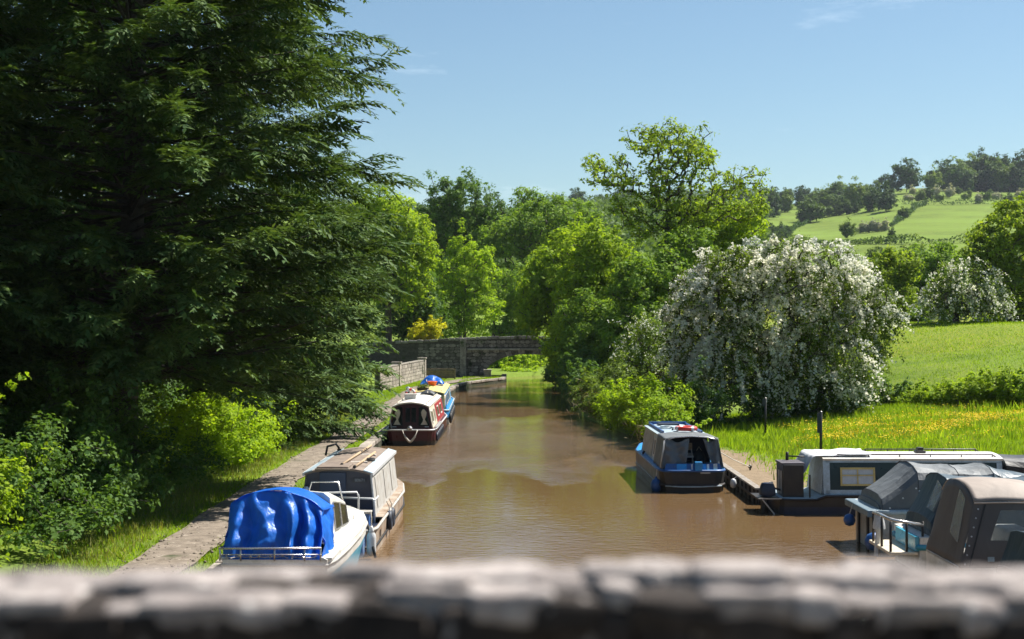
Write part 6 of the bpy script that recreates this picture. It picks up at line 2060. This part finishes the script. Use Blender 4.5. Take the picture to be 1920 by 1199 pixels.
# ---- 6. white-roofed dark green narrowboat lying across the view
def narrow_white():
    o = thing('narrowboat', 'long narrowboat with white roof, dark green side and cream-framed window lying across the basin', 'boat', (7.25, 39.35, 0), R(-90), 'narrowboats')
    st = [(0, .85, .8, .42), (.1, 1.0, .96, .42), (.4, 1.05, 1.02, .42), (.95, 1.05, 1.02, .42), (1.2, 1.05, 1.02, .52), (9.2, 1.05, 1.02, .52), (10.6, .8, .7, .62), (11.6, .08, .05, .8)]
    hull(o, st, P_black)
    hull(o, [(s[0] - .012, (s[1] + s[2]) / 2 + .03, s[2] + .03, .2) for s in st], P_navy, 'lower_hull')
    strake(o, st, P_black, -.03, .035)
    deck(o, st, P_paleblue, 0, 'deck', .03)
    c = Cabin(1.10, 6.1, .96, .84, .53, 1.46, .10, .10, .1)
    build_cabin(o, c, P_greenblack, P_white, P_paleblue)
    # pale border round the dark panel
    def bp(y, z, e=.006): return Vector((c.x(z) + e, y + .10 * (z - c.zb) * 0, z))
    b = MB()
    for (y0, y1, z0, z1) in ((1.22, 6.0, .54, .65), (1.22, 6.0, 1.38, 1.46), (1.16, 1.34, .54, 1.46), (5.86, 6.0, .66, 1.37)):
        b.plate([bp(y0, z0), bp(y1, z0), bp(y1, z1), bp(y0, z1)], (.014, 0, 0))
    b.build('side_border', P_paleblue, o)
    w = side_window(o, c, 1, 1.62, 2.56, .76, 1.25, P_yellow, P_curtain, .05, .022, bars=(('h', .58), ('v', .5)))
    for (y0, y1) in ((3.4, 4.3), (4.8, 5.6)):
        side_window(o, c, 1, y0, y1, .76, 1.25, P_yellow, P_curtain, .05, .022, bars=(('h', .58), ('v', .5)))
    handrail(o, c, P_maroon, .70, 1.5, 5.9, 6, .06)
    handrail(o, c, P_black, -.70, 2.6, 5.9, 6, .08)
    b = MB(); b.box((.1, 4.0, 1.60), (.3, .26, .08)); b.box((.1, 4.0, 1.68), (.2, .16, .1)); b.build('mushroom_vent', P_black, o, bevel=.02)
    b = MB(); b.lathe((-.75, 1.35, 1.5), [(.14, 0), (.16, .05), (.08, .09)], 12); b.build('roof_vent', P_fwhite, o)
    # stern deck: boarding plate, engine box, tiller
    b = MB(); b.box((.35, -.30, .40), (1.3, .62, .04)); b.build('stern_platform', P_black, o)
    b = MB(); b.bar((1.0, -.6, .42), (1.0, .02, .42), .03, .03); b.build('platform_edge', P_greyside, o)
    b = MB(); b.tube([(1.0, -.5, .4), (1.02, -.1, -.1)], .02, 6); b.build('platform_strut', P_greyside, o)
    b = MB(); b.box((.30, .38, .86), (1.0, .56, .90)); eb = b.build('engine_box', P_black, o, bevel=.02)
    b = MB(); b.box((.52, .38, 1.33), (.46, .62, .05)); b.box((.02, .38, 1.33), (.46, .62, .05)); b.build('engine_box_lid', paint('box_lid', (.10, .085, .095), .5), eb)
    for k in range(2):
        b = MB(); b.box((.55 - .3 * k, .09, .82), (.05, .03, .62)); b.build('engine_box_batten', P_creamroof, eb)
    b = MB(); b.tube([(-.1, .38, 1.34), (-.1, .38, 1.58)], .045, 7); b.tube([(-.1, .38, 1.47), (-.1, 1.0, 1.44)], .022, 6); b.build('tiller', P_black, o, smooth=True)
    b = MB(); b.box((.62, .45, .45), (.08, .4, .04)); b.build('red_toe_board', P_red, o)
    b = MB(); b.tube([(.9, .80, .42), (.9, .80, 1.05)], .022, 6); b.build('stanchion', P_black, o)
    # rumpled white sheet over the cabin end
    def sh(u, v):
        x = -1.0 + u * 1.75
        if v < .6:
            t = v / .6
            y, z = 2.5 - t * 1.55, 1.58 - .04 * t + .03
        else:
            t = (v - .6) / .4
            y, z = .95 - .34 * t, 1.56 - .62 * t * (1 - .25 * math.sin(u * 7))
        z -= .12 * max(0, abs(x + .1) - .65)
        return Vector((x, y + .06 * nz(u * 6, v * 4, 1), z + .04 * nz(u * 5, v * 6, 4)))
    b = MB(); b.grid(sh, 26, 26); b.build('white_sheet', C_white, o, smooth=True, solid=.012)
    tent(o, [(6.1, .95, .55, 1.30, 1.52), (7.6, .92, .55, 1.15, 1.56), (9.6, .9, .55, .95, 1.38), (11.2, .45, .6, .75, .95)], C_black, 'cratch_cover', wr=.02)


narrow_white()
ou = thing('outboard_motor', 'navy outboard motor on the stern platform of the white-roofed narrowboat', 'motor', (6.95, 38.7, .42))
b = MB(); b.grid(lambda u, v: Vector((.22 * math.copysign(abs(math.cos(6.283 * u)) ** .6, math.cos(6.283 * u)) * (1 - .3 * v ** 3) * min(1, v * 8 + .5) + .0, .17 * math.copysign(abs(math.sin(6.283 * u)) ** .6, math.sin(6.283 * u)) * (1 - .25 * v ** 3), .02 + .36 * v)), 20, 8)
b.lathe((0, 0, .36), [(.17, 0), (.12, .03), (.02, .04)], 16); b.build('cowling', P_navy, ou, smooth=True)
b = MB(); b.tube([(-.12, 0, .02), (-.14, 0, -.7)], .06, 7); b.build('leg', P_black, ou)
b = MB(); b.tube([(.15, 0, .25), (.35, -.05, .2)], .03, 6); b.build('tiller_grip', P_rubber, ou)
b = MB(); b.box((.08, -.1, .4), (.1, .08, .05)); b.build('clamp', P_fwhite, ou)


# ---- 7. covered cruisers with sterns towards the canal
def cruiser(name_label, loc, rz, st, m_hull, m_top):
    o = thing('cabin_cruiser', name_label, 'boat', loc, rz, 'covered cruisers in the basin')
    hull(o, st, m_hull)
    deck(o, st, m_top, .0, 'deck', .03)
    return o


ST = [(0, .98, .88, .95), (.2, 1.04, .92, .95), (1.5, 1.08, .95, .95), (3.8, 1.08, .9, 1.0), (5.2, .85, .6, 1.1), (6.3, .4, .2, 1.2), (6.9, .05, .03, 1.25)]
a = cruiser('pale hulled cruiser with charcoal canvas tent raked back at its stern', (8.2, 33.0, 0), R(-90), ST, P_greyside, P_white)
strake(a, ST, P_paleblue, -.04, .06, out=.0)
b = MB(); b.box((0, -.10, .88), (2.2, .26, .16)); b.build('stern_strake', paint('slate_strake', (.14, .20, .24), .5), a, bevel=.03)
for sx in (-.55, .3):
    b = MB(); b.box((sx, -.02, .35), (.12, .06, 1.0)); b.build('transom_rib', P_black, a)
tent(a, [(.08, 1.02, .90, .98, 1.10), (.14, 1.01, .92, 1.05, 1.28), (.95, .99, .94, 1.62, 1.93)], C_grey, 'canvas_tent', wr=.012, seed=2, seam=C_dark)
tent(a, [(.95, .98, 1.42, 1.62, 1.94), (1.9, .96, 1.40, 1.58, 1.88), (2.7, .94, 1.40, 1.58, 1.90)], C_grey, 'canvas_roof', wr=.02, seed=5, cap0=False, seam=C_dark)
tent(a, [(2.7, .94, 1.0, 1.58, 1.90), (3.4, .92, 1.0, 1.40, 1.72), (5.4, .7, 1.08, 1.25, 1.42), (6.6, .2, 1.15, 1.2, 1.28)], C_teal, 'bow_cover', wr=.03, seed=9, cap0=False)
b = MB(); b.grid(lambda u, v: Vector((.90 + .05 * nz(u * 4, v * 4, 3), 1.05 + u * 1.6, .98 + v * .42)), 12, 8); b.build('side_curtain', C_dark, a, smooth=True, solid=.01)
for k in range(5):
    b = MB(); b.lathe((1.0 - .02 * k, .3 + .3 * k, 1.0 + .22 * k if k < 3 else 1.45), [(.02, 0), (.02, .02)], 8, Matrix.Rotation(R(90), 3, 'Y')); b.build('press_stud', P_fwhite, a)

STB = [(0, 1.0, .9, .75), (.2, 1.06, .95, .76), (1.5, 1.08, .97, .82), (3.8, 1.08, .9, .95), (5.2, .85, .6, 1.05), (6.3, .4, .2, 1.15), (6.9, .05, .03, 1.2)]
c2 = cruiser('cruiser with dark teal canvas and a clear stern panel beside the taupe one', (8.38, 30.2, 0), R(-90), STB, P_white, P_white)
strake(c2, STB, P_turq, -.2, .07, out=-.02)
tent(c2, [(.22, .99, .78, .84, .90), (.26, .98, .80, .95, 1.12), (.66, .97, .84, 1.62, 1.95)], C_tealdark, 'canvas_end', wr=.01, seed=3, seam=C_dark)
tent(c2, [(.66, .98, 1.50, 1.64, 1.97), (1.8, .96, 1.46, 1.60, 1.90), (2.6, .94, 1.44, 1.58, 1.88)], C_teal, 'canvas_roof', wr=.018, seed=14, cap0=False, seam=C_tealdark)
b = MB(); b.grid(lambda u, v: Vector((.97 - .05 * v + .03 * nz(u * 5, v * 4, 5), .62 + u * 2.0, .86 + v * .56)), 12, 8); b.build('side_curtain', C_tealdark, c2, smooth=True, solid=.01)
tent(c2, [(2.6, .94, .9, 1.56, 1.88), (3.3, .9, .95, 1.36, 1.64), (5.2, .7, 1.05, 1.24, 1.42), (6.6, .2, 1.12, 1.18, 1.26)], C_teal, 'bow_cover', wr=.03, seed=21, cap0=False)
b = MB(); b.plate([(.30, .36, 1.28), (.72, .36, 1.24), (.66, .60, 1.72), (.28, .60, 1.84)], (0, -.03, .02)); b.build('clear_panel', V_clear, c2)
# stern platform with black hand rails
b = MB(); b.box((.1, -.32, .42), (1.7, .6, .07)); b.build('swim_platform', P_cream, c2, bevel=.02)
for (x, y) in ((-.5, -.58), (.2, -.58), (.9, -.58), (.9, -.25), (.9, .08)):
    b = MB(); b.tube([(x, y, .42), (x, y, 1.08)], .028, 6); b.build('rail_post', P_black, c2, smooth=True)
b = MB(); b.tube([(-.5, -.58, 1.08), (.2, -.6, 1.12), (.75, -.6, 1.12), (.9, -.5, 1.1), (.9, .1, 1.0)], .035, 7); b.build('hand_rail', P_steel, c2, smooth=True)
b = MB(); b.box((.2, -.05, .62), (1.5, .08, .3)); b.build('transom', P_turq, c2)
b = MB(); b.grid(lambda u, v: Vector((-.15 + .16 * math.cos(6.283 * u) * (1 - .5 * v * v), -.55 + .13 * math.sin(6.283 * u) * (1 - .5 * v * v), .78 + .3 * v)), 14, 6); b.build('outboard_cowl', P_fwhite, c2, smooth=True)
b = MB(); b.tube([(-.15, -.55, .8), (-.15, -.6, .2)], .06, 6); b.build('outboard_leg', P_fwhite, c2)

STC = [(0, 1.0, .9, .72), (.2, 1.08, .95, .72), (1.5, 1.12, 1.0, .74), (3.8, 1.12, .95, .9), (5.2, .85, .6, 1.0), (6.3, .4, .2, 1.1), (6.9, .05, .03, 1.15)]
c3 = cruiser('cruiser under a tall taupe canvas enclosure with clear windows', (8.12, 26.9, 0), R(-90), STC, P_white, P_white)
# frame of the enclosure
y0, y1, y2 = .02, .30, 1.58
zt = 2.20
rail = MB()
side0 = [Vector((1.08, y0 - .02, .72)), Vector((1.0, y1, 1.86))]
# stern end (faces the canal)
def endp(x, t):
    return Vector((x * (1 - .09 * t), y0 + (y1 - y0) * t, .72 + (zt - .72 - .32 * abs(x) ** 3.0) * t))
b = MB(); b.grid(lambda u, v: endp(-1.06 + 2.12 * u, v) + Vector((0, .02 * nz(u * 5, v * 4, 2), 0)), 18, 10); b.build('canvas_end', C_brownshade, c3, smooth=True, solid=.012)
b = MB()
b.plate([endp(.18, .36) + Vector((0, -.012, 0)), endp(.72, .30) + Vector((0, -.012, 0)), endp(.70, .88) + Vector((0, -.012, 0)), endp(.30, .92) + Vector((0, -.012, 0))], (0, -.01, 0)); b.build('clear_panel', V_clear, c3)
# roof, rounded over the near edge
def roof(u, v):
    x = -.97 + 1.94 * u
    y = y1 + (y2 - y1) * v
    return Vector((x, y - .0, zt - .32 * abs(x) ** 3.0 + .05 * math.sin(math.pi * v) - .04 * v + .012 * nz(u * 4, v * 3, 3)))
b = MB(); b.grid(roof, 26, 16); b.build('canvas_roof', C_brown, c3, smooth=True, solid=.014)
b = MB(); b.grid(lambda u, v: Vector((-.97 + 1.94 * u, y2 + .85 * v, zt - .05 - .32 * abs(-.97 + 1.94 * u) ** 3 - .62 * v ** 1.1)), 22, 10); b.build('canvas_windscreen_cover', C_brown, c3, smooth=True, solid=.014)
# near side, with openings filled by clear film
def sp(y, t):
    yy0 = y0
    x = 1.08 - .11 * t
    return Vector((x, y, .72 + (zt - .30 - .72) * t))
poly_out = [(y0, 0), (2.6, 0), (2.45, .42), (y2 + .05, .99), (y1, .99)]
wa = [(.62, .42), (1.50, .40), (1.56, .88), (.80, .88)]
b = MB()
n_ = (-.012, 0, 0)
def S(q): return sp(q[0], q[1])
def strip(pl):
    b.plate([S(p) for p in pl], n_)
strip([(y0, 0), (2.6, 0), (2.55, .40), (.58, .42), (.15, .40)])
strip([(.15, .40), (.58, .42), (.78, .88), (y1, .99)])
strip([(y1, .99), (.78, .88), (1.58, .88), (y2 + .05, .99)])
strip([(1.50, .41), (1.78, .41), (1.72, .93), (y2 + .05, .99), (1.58, .88)])
strip([(2.36, .40), (2.55, .40), (2.45, .44), (1.72, .93), (1.75, .86)])
b.build('canvas_side', C_brownshade, c3)
b = MB(); b.plate([S(p) + Vector((-.004, 0, 0)) for p in ((.56, .40), (1.54, .39), (1.60, .90), (.76, .90))], (-.004, 0, 0)); b.build('side_window', V_window, c3)
b = MB(); b.plate([S(p) + Vector((-.004, 0, 0)) for p in ((1.76, .39), (2.40, .38), (1.73, .90))], (-.004, 0, 0)); b.build('side_window', V_window, c3)
b = MB(); b.tube([S((.18, .02)) + Vector((.01, 0, 0)), S((.50, .97)) + Vector((.01, 0, 0))], .014, 5); b.build('zip', P_black, c3)
b = MB(); b.tube([S((1.25, .0)) + Vector((.01, 0, 0)), S((1.80, .97)) + Vector((.01, 0, 0))], .02, 5); b.build('zip', P_black, c3)
for k in range(7):
    b = MB(); b.lathe(S((.10 + .045 * k, .06 + .14 * k)) + Vector((.004, 0, 0)), [(.016, 0), (.016, .012)], 8, Matrix.Rotation(R(90), 3, 'Y')); b.build('press_stud', P_fwhite, c3)
b = MB(); b.plate([S((.52, .10)), S((.64, .10)), S((.64, .17)), S((.52, .17))], (.004, 0, 0)); b.build('maker_label', P_paleblue, c3)
b = MB(); b.tube([S((y1, .99)) + Vector((.01, 0, .0)), S((1.0, 1.0)) + Vector((.02, 0, .0)), S((y2 + .05, .99)) + Vector((.01, 0, 0))], .018, 5); b.build('roof_piping', C_brown, c3)
b = MB(); b.box((-.2, 1.5, 1.0), (1.4, .5, .5)); b.build('seat', paint('seat_vinyl', (.45, .46, .46), .5), c3, bevel=.06)
b = MB(); b.box((0, 2.3, 1.25), (1.5, .06, .8), 0, -.3); b.build('windscreen', P_cleardark, c3)
b = MB(); b.box((.3, 1.1, .86), (.5, .5, .25)); b.build('cushion', P_midblue, c3, bevel=.04)

c4 = cruiser('teal canvas cruiser at the lower corner, mostly cut off by the picture edge', (8.45, 23.9, 0), R(-90), [(s[0], s[1], s[2], s[3] - .1) for s in STC], P_white, P_white)
tent(c4, [(.0, 1.05, .62, .68, .75), (.03, 1.04, .62, .85, 1.0), (.25, 1.02, .65, 1.42, 1.62), (2.4, 1.0, .7, 1.45, 1.66), (3.6, .9, .8, 1.1, 1.3)], C_tealdark, 'canvas_tent', wr=.012, seed=31, seam=C_teal)
b = MB(); b.tube([(1.03, .0, .66), (1.0, .2, 1.42), (.6, .22, 1.62)], .03, 6); b.build('frame_tube', P_black, c4, smooth=True)
b = MB(); b.plate([(1.06, .5, .9), (1.06, 1.6, .9), (1.035, 1.6, 1.35), (1.035, .6, 1.35)], (.01, 0, 0)); b.build('clear_panel', V_clear, c4)
for i, (x, y, z, r) in enumerate(((7.9, 33.3, .55, .14), (7.97, 31.35, .34, .2))):
    f = thing('ball_fender', ['small blue fender on the far quarter of the charcoal-tented cruiser', 'larger blue fender on the near quarter of the charcoal-tented cruiser'][i], 'fender', (x, y, z))
    b = MB(); b.lathe((0, 0, 0), [(.02, -r), (r * .7, -r * .8), (r, -.2 * r), (r, .2 * r), (r * .7, r * .8), (.03, r * 1.05)], 14); b.build('ball', P_midblue, f, smooth=True)
    b = MB(); b.tube([(0, 0, r), (.08, 0, r + .25)], .012, 5); b.build('rope', P_rope, f)

# ---- mooring posts with blue plates on the meadow edge
def sign_post(label, x, d, h, plate_h):
    z = ground(x, d)
    o = thing('mooring_post', label, 'post', (x, d, z), 0, 'mooring posts on the meadow')
    b = MB(); b.tube([(0, 0, -.2), (0, 0, h)], .05, 8); b.build('shaft', P_black, o, smooth=True)
    b = MB(); b.box((-.06, -.055, h - plate_h / 2), (.16, .03, plate_h)); b.build('plate', P_navy, o, bevel=.006)
    b = MB(); b.lathe((0, 0, h), [(.055, 0), (.06, .03), (.02, .06)], 8); b.build('cap', P_black, o)


sign_post('dark post with a blue plate standing just behind the white-roofed narrowboat', 10.75, 49.5, 1.62, .7)
sign_post('dark post half hidden under the hanging hawthorn blossom', 10.6, 59.5, 1.55, .3)

# ------------------------------------------------------------------ the air over the valley
hm = bpy.data.materials.new('summer_haze')
hm.use_nodes = True
ht = hm.node_tree
ht.nodes.clear()
ho = ht.nodes.new('ShaderNodeOutputMaterial')
hv = ht.nodes.new('ShaderNodeVolumePrincipled')
hv.inputs['Color'].default_value = (0.80, 0.88, 1.0, 1)
hv.inputs['Density'].default_value = 0.00007
hv.inputs['Anisotropy'].default_value = 0.1
ht.links.new(hv.outputs[0], ho.inputs['Volume'])
b = MB(); b.box((150, 1280, 68), (2500, 2660, 146))
tag(b.build('haze', hm), 'thin bluish summer haze over the valley', kind='stuff')
